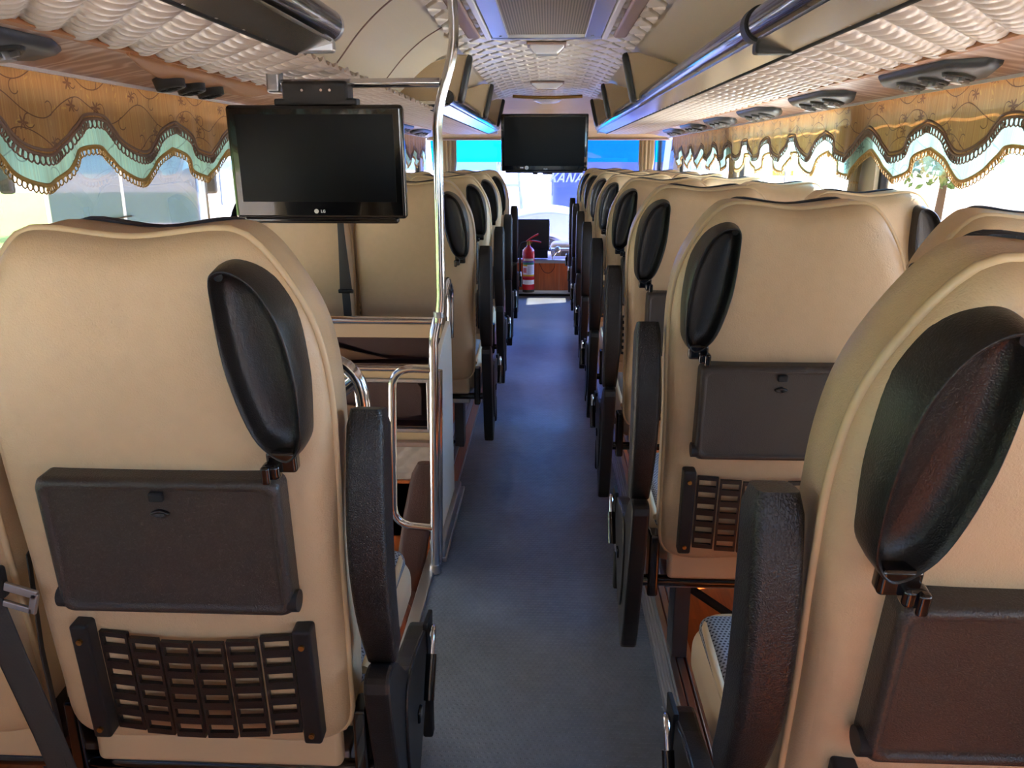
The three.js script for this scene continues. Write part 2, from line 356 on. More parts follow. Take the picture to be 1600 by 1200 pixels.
// rear wall and its window
struct('wall_rear', merge([box(-1.255, 1.255, -0.1, 1.05, ZR, ZR + 0.06), box(-1.255, 1.255, 1.5, 1.95, ZR, ZR + 0.06), box(-1.255, -0.8, 1.05, 1.5, ZR, ZR + 0.06), box(0.8, 1.255, 1.05, 1.5, ZR, ZR + 0.06)]), M.wall, 'cream rear wall of the coach behind the viewer', 'wall');
{
  const w = structGroup('window', 'rear window behind the viewer', 'window'); w.name = 'window_' + ++winN;
  mesh('pane', box(-0.8, 0.8, 1.05, 1.5, ZR + 0.028, ZR + 0.034), M.glass, w);
}
// front: header, windscreen, lower front
{
  const prof = [[-7.35, 1.93], [-7.4, 1.905], [-7.8, 1.885], [-8.15, 1.83], [-8.4, 1.74], [-8.55, 1.64], [-8.62, 1.572], [-8.85, 1.56], [-8.85, 1.95]];
  struct('trim_4', polyPrism(prof, -1.25, 1.25), M.vinylPlain, 'curved cream header above the windscreen', 'trim');
  struct('trim_5', merge([box(-1.25, 1.25, 1.555, 1.572, -8.9, -8.6, 0.006)]), M.mauve, 'brown ledge along the top of the windscreen', 'trim');
  const w = structGroup('window', 'windscreen with a blue band along its top', 'windscreen'); w.name = 'window_' + ++winN;
  const slope = (y) => -8.87 - (1.57 - y) * 0.52;
  const pane = (y0, y1) => { const t = 0.006; return polyPrism([[slope(y0), y0], [slope(y1), y1], [slope(y1) - t, y1], [slope(y0) - t, y0]], -1.25, 1.25); };
  mesh('tinted_band', pane(1.335, 1.575), M.glassTint, w);
  mesh('pane', pane(0.28, 1.335), M.glassFront, w);
  struct('wall_front', merge([box(-1.25, 1.25, -1.0, 0.28, ZF - 0.05, ZF + 0.06)]), M.wall, 'low front wall under the windscreen', 'wall');
  struct('trim_6', merge([box(-1.265, -1.17, 0.28, 1.95, ZF, -8.85), box(1.17, 1.265, 0.28, 1.95, ZF, -8.85)].slice(0, 0).concat([box(-1.25, 1.25, 1.56, 1.96, -9.0, -8.84)])), M.wall, 'roof edge in front of the header', 'trim');
  struct('platform_front', metreUV(box(-1.25, 1.25, -1.0, -0.1, ZF, -8.24)), M.floor, 'sunken floor beside the driver', 'floor');
}

// ------------------------------------------------------------------ luggage racks
function quiltUnder(s, z0, z1) {
  const nz = Math.round((z0 - z1) / 0.0088);
  return grid(44, nz, (u, v) => {
    const x = 0.57 + u * 0.41, z = z0 - (z0 - z1) * v, h = pad((x * 1.35 + z) / 0.13, (-x * 0.42 + z) / 0.066);
    return [s * x, 1.630 - 0.024 * h + Math.sin(u * Math.PI) * -0.004, z];
  });
}
function rack(s, z0, z1, label, opt) {
  const t = thing('luggage_rack', label, 'luggage rack', [s * 0.6, 1.6, (z0 + z1) / 2]);
  const loc = (g) => g.translate(-s * 0.6, -1.6, -(z0 + z1) / 2);
  const X = (a, b, y0, y1, r) => s > 0 ? box(a, b, y0, y1, z1, z0, r) : box(-b, -a, y0, y1, z1, z0, r);
  mesh('tube_rail', loc(cyl(0.036, z0 - z1, s * 0.5, 1.668, (z0 + z1) / 2, 'z', 28)), M.tube, t);
  mesh('front_band', loc(frontPrism([[s * 0.488, 1.628], [s * 0.578, 1.606], [s * 0.582, 1.616], [s * 0.495, 1.64]], z1, z0)), M.band, t);
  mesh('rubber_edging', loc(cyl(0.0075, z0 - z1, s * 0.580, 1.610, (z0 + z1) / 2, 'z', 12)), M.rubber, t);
  mesh('shelf', loc(X(0.5, 1.19, 1.634, 1.65, 0.004)), M.ceil, t);
  for (const z of opt.straps || []) mesh('strap', loc(merge([s > 0 ? cyl(0.041, 0.045, 0.5, 1.668, z, 'z', 28) : cyl(0.041, 0.045, -0.5, 1.668, z, 'z', 28), s > 0 ? box(0.49, 0.588, 1.604, 1.632, z - 0.022, z + 0.022, 0.008) : box(-0.588, -0.49, 1.604, 1.632, z - 0.022, z + 0.022, 0.008)])), M.black, t);
  for (const z of opt.dividers || []) {
    const o = [[0.455, 1.655], [1.15, 1.652], [1.15, 1.66]]; for (let x = 1.1; x >= 0.40; x -= 0.05) o.push([x, ceilY(x) - 0.012]); o.push([0.40, 1.875]);
    const d = mesh('divider', loc(frontPrism(o.map(([x, y]) => [s * x, y]), z - 0.025, z + 0.025, 0.006)), M.vinylPlain, t);
    const g = slab(smooth([[0.032, -0.11], [0.036, 0], [0.03, 0.09], [0, 0.118], [-0.03, 0.09], [-0.036, 0], [-0.032, -0.11], [0, -0.125]], 36), [[0, 0], [0, 0.014], [0.15, 0.024], [0.5, 0.028], [1, 0.029]], (x, y) => [0, Math.max(-0.08, Math.min(0.08, y))]);
    g.rotateY(-s * Math.PI / 2).rotateZ(s * 0.22).translate(s * 0.425, 1.765, z);
    mesh('edge_pad', loc(g), M.black, d);
  }
  if (opt.cap) mesh('end_cap', loc(merge([cyl(0.0362, 0.02, s * 0.5, 1.668, opt.cap, 'z', 28), rbox(0.1, 0.03, 0.02, 0.008, s * 0.535, 1.622, opt.cap)])), M.alu, t);
  return t;
}
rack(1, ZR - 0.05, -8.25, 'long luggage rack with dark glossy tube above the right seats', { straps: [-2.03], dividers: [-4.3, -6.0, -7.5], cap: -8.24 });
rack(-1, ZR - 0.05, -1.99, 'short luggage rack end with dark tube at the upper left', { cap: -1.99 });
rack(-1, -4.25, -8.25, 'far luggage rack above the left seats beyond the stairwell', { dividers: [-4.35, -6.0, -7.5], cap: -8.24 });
for (const s of [1, -1]) {
  const side = s > 0 ? 'right' : 'left';
  const q = struct('trim_' + (s > 0 ? 7 : 8), quiltUnder(s, ZR - 0.03, -8.3), M.quilt, `quilted cream padding under the ${side} luggage rack`, 'padding');
  const st = structGroup('trim', `wood grained strip with air vents above the ${side} windows`, 'trim'); st.name = 'trim_' + (s > 0 ? 9 : 10);
  mesh('wood_strip', metreUV(frontPrism([[s * 0.965, 1.612], [s * 1.205, 1.572], [s * 1.205, 1.602], [s * 0.965, 1.635]], -8.3, ZR)), M.marble, st);
  if (s < 0) mesh('leather_cover', loft([[-1.95, 0.004], [-2.1, 0.03], [-2.3, 0.055], [-2.6, 0.06], [-2.95, 0.06], [-3.0, 0.05]].map(([z, w]) => sect([-0.958 - w, 1.612 - w * 0.2, z], V(1, 0.2, 0).normalize(), V(-0.2, 1, 0).normalize(), w, 0.012, 16, 3))), M.tanStrip, st);
  mesh('edge_welt', frontPrism([[s * 0.955, 1.608], [s * 0.975, 1.606], [s * 0.975, 1.63], [s * 0.955, 1.63]], -8.3, ZR), M.tanStrip, st);
  mesh('curtain_rail', frontPrism([[s * 1.18, 1.566], [s * 1.256, 1.566], [s * 1.256, 1.60], [s * 1.20, 1.60], [s * 1.19, 1.586]], -8.3, ZR), M.whiteRail, st);
}
// smooth cowl above the stairwell, in the gap of the left rack
{
  const q = smooth([[-0.42, 1.898], [-0.52, 1.855], [-0.62, 1.79], [-0.72, 1.70], [-0.80, 1.635]], 24, false);
  const cow = structGroup('trim', 'smooth glossy cream cowl above the stairwell between the left racks', 'cowl'); cow.name = 'trim_11';
  mesh('cowl_panel', frontPrism([...q, [-0.84, 1.66], [-0.74, 1.78], [-0.55, 1.90]], -4.22, -2.01), M.ceil, cow);
  for (const z of [-2.75, -3.55]) mesh('seam', pipe(q.map(([x, y], i) => [x + 0.0, y - 0.001, z - i * 0.012]), 0.0035, 0.01, 6), M.mauve, cow);
}
// ceiling return-air grille, lamps
{
  const t = thing('ceiling_grille', 'long perforated air grille in an aluminium frame on the ceiling', 'air grille', [0, 1.91, -1.5]);
  mesh('perforated_panel', metreUV(box(-0.17, 0.17, -0.014, -0.004, -2.30, 2.9)), M.grille, t);
  for (const s of [-1, 1]) {
    mesh('frame_side', merge([box(s * 0.205 - 0.036, s * 0.205 + 0.036, -0.024, 0.004, -2.34, 2.95, 0.004)]), M.alu, t);
    mesh('frame_edge', box(s * 0.258 - 0.012, s * 0.258 + 0.012, -0.03, 0.004, -2.36, 2.95, 0.005), M.whiteRail, t);
  }
  mesh('frame_end', box(-0.255, 0.255, -0.026, 0.004, -2.375, -2.33, 0.004), M.alu, t);
  for (const s of [-1, 1]) mesh('screw', cyl(0.006, 0.004, s * 0.2, -0.026, -2.27, 'y', 10), M.steel, t);
}
function ceilLamp(z, w, label) {
  const t = thing('ceiling_lamp', label, 'lamp', [0, 1.893, z]);
  const pr = [[-w, 0.005], [-w, -0.015], [-w * 0.62, -0.045], [w * 0.62, -0.045], [w, -0.015], [w, 0.005]];
  mesh('housing', box(-w - 0.012, w + 0.012, -0.006, 0.006, -0.07, 0.07, 0.005), M.mauve, t);
  mesh('lens', frontPrism(pr, -0.055, 0.055, 0.008), M.lampWhite, t);
}
ceilLamp(-4.12, 0.082, 'nearest faceted white ceiling lamp, just beyond the air grille');
ceilLamp(-6.1, 0.11, 'middle faceted white ceiling lamp, on the quilted ceiling');
{
  const t = thing('ceiling_lamp', 'farthest oval ceiling lamp, above the front screen', 'lamp', [0, 1.885, -7.75]);
  mesh('lens', new THREE.SphereGeometry(0.1, 24, 10, 0, 7, Math.PI / 2, Math.PI / 2).scale(1.2, 0.35, 0.8), M.lampWhite, t);
  mesh('rim', new THREE.TorusGeometry(0.1, 0.008, 8, 32).rotateX(Math.PI / 2).scale(1.2, 1, 0.8), M.whiteRail, t);
  const w = tag(mesh('wooden_arch', pipe([[-0.3, 1.886, -7.3], [-0.15, 1.879, -7.3], [0, 1.876, -7.3], [0.15, 1.879, -7.3], [0.3, 1.886, -7.3]], 0.014, 0.1, 8), M.brass, scene), 'thin amber moulding across the ceiling before the front screen', 'moulding');
}
// air vents in the wood strips
function vent(s, z, label, bare) {
  const t = thing('air_vent_console', label, 'air vent', [s * 1.06, 1.593, z], 'overhead air vents'); t.rotation.z = -s * 0.21;
  const o = [[-0.3, -0.02], [-0.18, -0.065], [0.22, -0.07], [0.3, -0.03], [0.3, 0.03], [0.22, 0.06], [-0.18, 0.06], [-0.3, 0.02]].map(([a, b]) => [a, b]);
  const g = slab(o, [[0, -0.012], [0, 0.006], [0.15, 0.018], [0.5, 0.020], [1, 0.020]], (x) => [Math.max(-0.15, Math.min(0.15, x)), 0]);
  g.rotateX(Math.PI / 2).rotateY(Math.PI / 2);
  if (!bare) mesh('housing', g, M.vent, t);
  for (const k of [-0.14, 0, 0.14]) {
    const n = mesh('nozzle', merge([new THREE.TorusGeometry(0.034, 0.006, 8, 24).rotateX(Math.PI / 2).translate(0, bare ? -0.03 : -0.022, k), cyl(0.04, bare ? 0.03 : 0.008, 0, -0.018, k, 'y', 24, 0.044)]), M.black, t);
    mesh('core', merge([cyl(0.014, 0.02, 0, -0.03, k), box(-0.03, 0.03, -0.036, -0.026, k - 0.004, k + 0.004), box(-0.004, 0.004, -0.036, -0.026, k - 0.03, k + 0.03)]), bare ? M.rubber : M.steel, n);
  }
}
['nearest', 'second', 'third', 'fourth', 'fifth', 'sixth', 'seventh'].forEach((w, i) => { if (i < 6) vent(1, -2.36 - i * 0.935, `${w} overhead air vent above the right windows, counted from the viewer`); });
vent(-1, -1.5, 'grey overhead air vent at the upper left corner');
vent(-1, -2.5, 'bare black air nozzles above the left window behind the hanging screen', true);
for (let i = 0; i < 4; i++) vent(-1, -4.2 - i * 0.935, `${['first', 'second', 'third', 'fourth'][i]} overhead air vent above the left windows beyond the stairwell`);

// ------------------------------------------------------------------ coach seats
const SG = {};                               // geometries shared by all seats
{
  const half = [[0.19, -0.03], [0.22, -0.005], [0.228, 0.1], [0.232, 0.3], [0.238, 0.46], [0.237, 0.58], [0.224, 0.655], [0.196, 0.715], [0.160, 0.764], [0.132, 0.781]];
  const ctl = [[0, -0.03], ...half, [0, 0.771], ...half.slice().reverse().map(([x, y]) => [-x, y])];
  const out = smooth(ctl, 120), sk = (x, y) => [0, Math.max(0.2, Math.min(0.55, y))];
  SG.back = slab(out, [[0.05, -0.035], [0, -0.028], [0, 0.0], [0, 0.03], [0, 0.05], [0.02, 0.064], [0.06, 0.076], [0.12, 0.084], [0.22, 0.089], [0.5, 0.093], [0.75, 0.094], [1, 0.0945]], sk); SG.back = metreUV(SG.back);
  const po = []; for (let i = 0; i < 120; i++) po.push([out[i][0] * 1.004, out[i][1] + 0.001, 0.048]);
  { const c = new THREE.CatmullRomCurve3(po.map((p) => V(...p)), true); SG.piping = new THREE.TubeGeometry(c, 110, 0.0055, 6, true); }
  { // stitched seam on the rear face, between shoulder band and panel
    const s = smooth([[-0.135, 0.772], [-0.17, 0.72], [-0.2, 0.64], [-0.205, 0.52]], 16, false).map(([x, y]) => [x, y, 0.0765]);
    SG.seam = (m) => pipe(s.map(([x, y, z]) => [x * -m, y, z]), 0.0022, 0.02, 6); }
  SG.seams = [1, -1].map(SG.seam);
  SG.front = slab(out.map(([x, y]) => [x * 0.82, y * 1.002]), [[0, 0.028], [0, 0.045], [0.08, 0.066], [0.25, 0.076], [1, 0.079]], sk).rotateY(Math.PI);
  SG.bolster = [-1, 1].map((k) => loft([[0.02, 0.03, 0.03], [0.1, 0.034, 0.042], [0.3, 0.034, 0.042], [0.48, 0.03, 0.036], [0.56, 0.02, 0.02]].map(([y, a, b]) => sect([k * 0.19, y, -0.045], V(1, 0, 0), V(0, 0, -1), a, b, 16, 2.6))));
  // grab handle: a leaf shaped dish
  const leaf = smooth([[0.170, 0.482], [0.194, 0.505], [0.200, 0.545], [0.200, 0.61], [0.184, 0.688], [0.148, 0.740], [0.112, 0.757], [0.090, 0.750], [0.086, 0.70], [0.094, 0.60], [0.128, 0.51]].map(([x, y]) => [0.147 + (x - 0.147) * 0.88, 0.63 + (y - 0.63) * 0.95]), 64);
  const A = [0.166, 0.535], B = [0.122, 0.71];
  const lsk = (x, y) => { const d = [B[0] - A[0], B[1] - A[1]], t = Math.max(0, Math.min(1, ((x - A[0]) * d[0] + (y - A[1]) * d[1]) / (d[0] ** 2 + d[1] ** 2))); return [A[0] + d[0] * t, A[1] + d[1] * t]; };
  SG.handle = slab(leaf, [[0, 0.062], [0, 0.096], [0.04, 0.110], [0.09, 0.127], [0.16, 0.130], [0.24, 0.121], [0.34, 0.107], [0.52, 0.101], [0.75, 0.0985], [1, 0.098]], lsk);
  SG.hook = merge([rbox(0.040, 0.03, 0.02, 0.005, 0.160, 0.494, 0.118), rbox(0.024, 0.022, 0.018, 0.006, 0.148, 0.484, 0.130), rbox(0.012, 0.026, 0.010, 0.004, 0.143, 0.482, 0.140)]);
  for (const k of ['handle', 'hook']) SG[k] = metreUV(SG[k]).translate(0.028, 0, 0);
  SG.handleScrew = merge([cyl(0.006, 0.006, 0.136, 0.738, 0.119, 'z', 10)]);
  // tray table
  const tr = roundRect(0.335, 0.215, 0.016);
  SG.tray = slab(tr, [[0, -0.01], [0, 0.024], [0.03, 0.031], [0.08, 0.034], [0.14, 0.033], [0.165, 0.028], [1, 0.0285]], (x) => [Math.max(-0.07, Math.min(0.07, x)), 0]); SG.tray = metreUV(SG.tray);
  SG.latch = rbox(0.02, 0.014, 0.008, 0.003, 0, 0.082, 0.032);
  SG.grip = slab(smooth([[0.014, 0], [0, 0.0065], [-0.014, 0], [0, -0.0065]], 20), [[0, 0.026], [0, 0.031], [0.3, 0.033], [0.6, 0.0305], [1, 0.03]], () => [0, 0]).translate(0, 0.055, 0);
  SG.knob = [-1, 1].map((k) => cyl(0.016, 0.014, k * 0.166, -0.088, 0.018, 'x', 18));
  // magazine rack
  SG.bracket = rbox(0.028, 0.208, 0.03, 0.005);
  SG.cols = [];
  for (let i = 0; i < 6; i++) {
    const cx = (i - 2.5) * 0.0485, w = 0.0225, y1 = 0.088 - 0.010 * (1 - ((i - 2.5) / 3) ** 2), y0 = -0.094 - 0.004 * (1 - ((i - 2.5) / 3) ** 2);
    const s = new THREE.Shape([[-w, y0], [w, y0], [w, y1], [-w, y1]].map((p) => new THREE.Vector2(...p)));
    for (let k = 0; k < 6; k++) { const yc = y0 + 0.018 + k * (y1 - y0 - 0.034) / 5, h = 0.0078; s.holes.push(new THREE.Path([[-0.0185, yc - h], [-0.0185, yc + h], [0.0185, yc + h], [0.0185, yc - h]].map((p) => new THREE.Vector2(...p)))); }
    const e = new THREE.ExtrudeGeometry(s, { depth: 0.007, bevelEnabled: false });
    const ang = (i - 2.5) * 0.05; e.translate(0, 0, -0.0035).rotateY(ang).translate(cx, 0, 0.020 - ((i - 2.5) ** 2) * 0.0018);
    SG.cols.push(e);
  }
  SG.screw = merge([cyl(0.0045, 0.004, 0, 0, 0, 'z', 10), cyl(0.0022, 0.005, 0, 0, 0.0005, 'z', 5)]);
  // raised armrest
  const arm = []; const N = 18;
  for (let i = 0; i <= N; i++) {
    const t = i / N, y = 0.12 + 0.405 * t, z = 0.012 + 0.045 * Math.sin(Math.PI * Math.min(1, t * 0.95 + 0.08)), dz = 0.045 * Math.PI * 0.95 * Math.cos(Math.PI * (t * 0.95 + 0.08)) / 0.405;
    const T = V(0, 1, dz).normalize(), W = V(1, 0, 0).cross(T);
    const end = t > 0.94 ? Math.sqrt(Math.max(0.06, 1 - ((t - 0.94) / 0.064) ** 2)) : 1, a = (0.020 + 0.009 * Math.sin(Math.PI * Math.min(1, 0.15 + t * 0.6))) * (end * 0.25 + 0.75), b = (0.024 + 0.016 * Math.sin(Math.PI * (0.08 + t * 0.7))) * (end * 0.4 + 0.6);
    arm.push(sect([0.280, y, z], V(-1, 0, 0), W, a, b, 24, 5));
  }
  SG.arm = metreUV(loft(arm));
  // lower side panel, lever
  const sp = smooth([[0.11, 0.615], [0.08, 0.625], [0.03, 0.60], [-0.06, 0.52], [-0.2, 0.485], [-0.28, 0.475], [-0.305, 0.445], [-0.28, 0.42], [-0.17, 0.30], [-0.06, 0.19], [-0.02, 0.175], [0.01, 0.22], [0.055, 0.38], [0.10, 0.54]], 48).map(([z, y]) => [z, y - PLAT]);
  SG.side = polyPrism(sp, 0.262, 0.302, 0.006);
  const rc = smooth([[-0.02, 0.52], [-0.22, 0.50], [-0.25, 0.47], [-0.16, 0.36], [-0.07, 0.27], [-0.03, 0.30], [0.0, 0.42]], 32).map(([z, y]) => [z, y - PLAT]);
  SG.sideInset = polyPrism(rc, 0.30, 0.307, 0.003);
  SG.pocket = polyPrism([[-0.2, 0.52], [-0.27, 0.51], [-0.265, 0.45], [-0.21, 0.44]].map(([z, y]) => [z, y - PLAT]), 0.302, 0.311, 0.002);
  SG.lever = pipe([[0.306, 0.46 - PLAT, -0.225], [0.32, 0.505 - PLAT, -0.225], [0.322, 0.51 - PLAT, -0.19], [0.322, 0.47 - PLAT, -0.165]], 0.006, 0.02, 10);
  SG.leverGrip = pipe([[0.322, 0.478 - PLAT, -0.17], [0.322, 0.41 - PLAT, -0.125]], 0.010, 0.01, 12);
  SG.button = rbox(0.008, 0.024, 0.026, 0.003, 0.308, 0.40 - PLAT, -0.10);
  SG.footArm = pipe([[0.275, 0.46 - PLAT, -0.28], [0.29, 0.34 - PLAT, -0.31], [0.285, 0.28 - PLAT, -0.33]], 0.009, 0.03, 8);
  SG.footPad = rbox(0.022, 0.12, 0.03, 0.006, 0.285, 0.225 - PLAT, -0.335);
  // cushion and frame
  SG.cushion = rbox(0.47, 0.12, 0.46, 0.045, 0, 0.455 - PLAT, -0.27, 5);
  SG.cushionTop = metreUV(rbox(0.445, 0.06, 0.44, 0.026, 0, 0.503 - PLAT, -0.268, 4));
  SG.cushionWelt = pipe([[0.222, 0.518 - PLAT, -0.06], [0.222, 0.522 - PLAT, -0.3], [0.212, 0.52 - PLAT, -0.485], [-0.212, 0.52 - PLAT, -0.485], [-0.222, 0.522 - PLAT, -0.3], [-0.222, 0.518 - PLAT, -0.06]], 0.008, 0.05, 8);
  SG.skirt = rbox(0.41, 0.09, 0.03, 0.012, 0, 0.452 - PLAT, 0.035);
  SG.bar = merge([cyl(0.014, 0.52, 0.02, 0.395 - PLAT, 0.03, 'x', 14), cyl(0.02, 0.02, 0.275, 0.395 - PLAT, 0.03, 'x', 14), box(0.225, 0.25, 0.36 - PLAT, 0.52 - PLAT, 0.0, 0.05, 0.006), box(-0.25, -0.225, 0.36 - PLAT, 0.52 - PLAT, 0.0, 0.05, 0.006)]);
  SG.barShort = merge([cyl(0.014, 0.46, 0, 0.395 - PLAT, 0.03, 'x', 14), box(0.2, 0.225, 0.36 - PLAT, 0.52 - PLAT, 0.0, 0.05, 0.006), box(-0.225, -0.2, 0.36 - PLAT, 0.52 - PLAT, 0.0, 0.05, 0.006)]);
  SG.beam = box(-0.2, 0.2, 0.345 - PLAT, 0.385 - PLAT, -0.12, -0.02, 0.006);
  SG.leg = [-1, 1].map((k) => box(k * 0.15 - 0.02, k * 0.15 + 0.02, 0.0, 0.35 - PLAT, -0.11, -0.03, 0.004));
  SG.strut = pipe([[0.13, 0.03, 0.0], [-0.13, 0.19, -0.05]], 0.011, 0.01, 8);
}
const SM = {};                               // mirrored copies
const asym = ['handle', 'hook', 'handleScrew', 'arm', 'side', 'sideInset', 'pocket', 'lever', 'leverGrip', 'button', 'footArm', 'footPad', 'bar'];
for (const k of asym) SM[k] = mirrorX(SG[k]);
const pick = (k, m) => m > 0 ? SG[k] : SM[k];
function seat(x, zt, rDeg, label, { ear = 1, arm = 0, drop = 0, group, plain = false } = {}) {
  const r = rDeg * Math.PI / 180, z0 = zt - 0.78 * Math.sin(r) - 0.09 * Math.cos(r);
  const t = thing('coach_seat', label, 'seat', [x, PLAT, z0], group);
  const bp = [0, 0.509 - PLAT - drop, 0], br = [r, 0, 0], B = (n, g, m) => mesh(n, g, m, t, bp, br);
  B('backrest', SG.back, M.vinyl);
  B('backrest_piping', SG.piping, M.piping);
  B('front_cushion', SG.front, M.darkFabric);
  for (const g of SG.bolster) B('side_bolster', g, M.vinylPlain);
  if (ear) {
    const h = B('grab_handle', pick('handle', ear), M.black);
    mesh('coat_hook', pick('hook', ear), M.blackGloss, h); mesh('screw', pick('handleScrew', ear), M.rubber, h);
  }
  const off = (dx, dy, dz) => { const q = V(dx, dy, dz).applyAxisAngle(V(1, 0, 0), r); return [bp[0] + q.x, bp[1] + q.y, bp[2] + q.z]; };
  if (!plain) {
  const tr = mesh('tray_table', SG.tray, M.trayMat, t, off(0.012 * ear, 0.357, 0.092), br);
  mesh('latch', SG.latch, M.rubber, tr); mesh('finger_grip', SG.grip, M.black, tr);
  for (const g of SG.knob) mesh('hinge_knob', g, M.black, tr);
  const mg = new THREE.Group(); mg.name = 'magazine_rack'; mg.position.set(...off(0.018 * ear, 0.114, 0.09)); mg.rotation.set(...br); t.add(mg);
  for (const k of [-1, 1]) {
    mesh('bracket', SG.bracket, M.black, mg, [k * 0.164, 0, 0.010]);
    for (const y of [-0.085, 0.078]) mesh('screw', SG.screw, M.brass, mg, [k * 0.164, y, 0.027]);
  }
  for (const g of SG.cols) mesh('slotted_slat', g, M.black, mg);
  }
  if (arm) {
    B('armrest', pick('arm', arm), M.blackPad);
    const sp = mesh('side_panel', pick('side', arm), M.black, t);
    mesh('panel_inset', pick('sideInset', arm), M.black, sp); mesh('lever_pocket', pick('pocket', arm), M.rubber, sp);
    mesh('recline_lever', pick('lever', arm), M.chrome, sp); mesh('lever_grip', pick('leverGrip', arm), M.blackGloss, sp); mesh('button', pick('button', arm), M.blackGloss, sp);
    const fa = mesh('footrest_arm', pick('footArm', arm), M.steel, t); mesh('footrest_pad', pick('footPad', arm), M.rubber, fa);
  }
  mesh('seat_cushion', SG.cushion, M.vinylPlain, t); mesh('cushion_top', SG.cushionTop, M.meshFabric, t); mesh('cushion_welt', SG.cushionWelt, M.piping, t);
  mesh('rear_skirt', SG.skirt, M.vinylPlain, t); mesh('crossbar', arm ? pick('bar', arm) : SG.barShort, M.blackGloss, t);
  mesh('beam', SG.beam, M.alu, t); for (const g of SG.leg) mesh('leg', g, M.vent, t); mesh('strut', SG.strut, M.rubber, t);
  return t;
}
const ribbon = (pts, w, U = [1, 0, 0]) => loft(pts.map(([x, y, z, k = 1], i) => { const a = pts[Math.max(0, i - 1)], b = pts[Math.min(pts.length - 1, i + 1)], T = V(b[0] - a[0], b[1] - a[1], b[2] - a[2]).normalize(), u = V(...U); u.addScaledVector(T, -u.dot(T)).normalize(); return sect([x, y, z], u, T.clone().cross(u), w / 2 * k, 0.0012, 8, 4); }));
const SX = 0.513, WX = 0.998, PIT = 0.935;
const ordinal = ['nearest', 'second', 'third', 'fourth', 'fifth', 'sixth', 'seventh', 'eighth'];
const RZ = [-0.667]; for (let i = 1; i < 8; i++) RZ.push(-1.61 - (i - 1) * PIT);
RZ.forEach((z, i) => {
  seat(i ? SX : SX + 0.022, z, i ? 5 : 10, i === 0 ? 'nearest cream seat right of the aisle, cut off by the right edge' : `${ordinal[i]} cream seat along the right side of the aisle, counted from the viewer`, { ear: -1, arm: -1, drop: i ? 0 : -0.016 });
});
const RW = [-0.60, -1.60, -2.52, -3.47, -4.40, -5.34, -6.27, -7.2];
RW.forEach((z, i) => {
  const s = seat(i ? WX : 1.012, z, i === 1 ? 8 : 5, `${ordinal[i]} cream seat beside the right windows, counted from the viewer`, { ear: 1, arm: 0, drop: i ? 0.014 : 0 });
  const b = mesh('seat_belt', ribbon([[-0.215, 0.92, 0.06], [-0.215, 0.75, 0.06], [-0.215, 0.5, 0.06], [-0.215, 0.3, 0.05]], 0.03, [1, 0, 0]), M.belt, s);
  mesh('belt_guide', merge([rbox(0.03, 0.10, 0.05, 0.012, -0.222, 0.975, 0.12), rbox(0.03, 0.08, 0.04, 0.012, -0.224, 0.945, 0.15), rbox(0.02, 0.06, 0.03, 0.008, -0.19, 0.965, 0.145)]), M.blackGloss, b);
});
const L1 = seat(-0.515, -0.969, 5, 'large cream seat at the left front of the picture with full tray and magazine rack', { ear: 1, arm: 1 });
const L1w = seat(-1.01, -0.93, 8, 'cream seat by the left window, mostly hidden at the lower left corner', { ear: -1, arm: 0 });
{
  const b = mesh('seat_belt', ribbon([[0.185, 0.80, 0.12], [0.205, 0.62, 0.115], [0.225, 0.5, 0.11], [0.25, 0.36, 0.10], [0.275, 0.15, 0.08]], 0.05), M.belt, L1w);
  mesh('belt_tongue', merge([rbox(0.05, 0.014, 0.006, 0.002, 0.262, 0.60, 0.15), rbox(0.012, 0.035, 0.006, 0.002, 0.283, 0.585, 0.15), rbox(0.045, 0.010, 0.006, 0.002, 0.262, 0.572, 0.15)]).translate(-0.262, -0.59, 0).rotateZ(-0.3).translate(0.262, 0.615, -0.03), M.steel, b);
  mesh('belt_cover', rbox(0.05, 0.05, 0.018, 0.006, 0.215, 0.635, 0.115), M.black, b);
}
const L1strap = mesh('seat_belt', ribbon([[-0.245, 0.66, 0.07], [-0.24, 0.5, 0.085], [-0.232, 0.3, 0.085], [-0.215, 0.05, 0.07]], 0.024, [0.4, 0, 1]), M.belt, L1);
const LZ = [-3.137, -4.07, -5.0, -5.94];
LZ.forEach((z, i) => {
  const s = seat(-SX, z, 5, `${['first', 'second', 'third', 'fourth'][i]} cream seat left of the aisle beyond the stairwell`, { ear: 1, arm: 1, plain: !i });
  const w = seat(-WX, z + 0.02, 5, `${['first', 'second', 'third', 'fourth'][i]} cream seat by the left windows beyond the stairwell`, { ear: -1, arm: 0, drop: 0.012, plain: !i });
  const b = mesh('seat_belt', ribbon([[0.214, 1.05, 0.17, 0.5], [0.214, 0.95, 0.165, 0.6], [0.216, 0.85, 0.16, 0.8], [0.218, 0.73, 0.155, 1.1], [0.218, 0.72, 0.16, 0.7], [0.22, 0.5, 0.14, 0.8], [0.22, 0.3, 0.12, 0.6]], 0.045), M.belt, w);
  mesh('belt_loop', rbox(0.06, 0.016, 0.012, 0.004, 0.218, 0.725, 0.158), M.blackGloss, b);
});

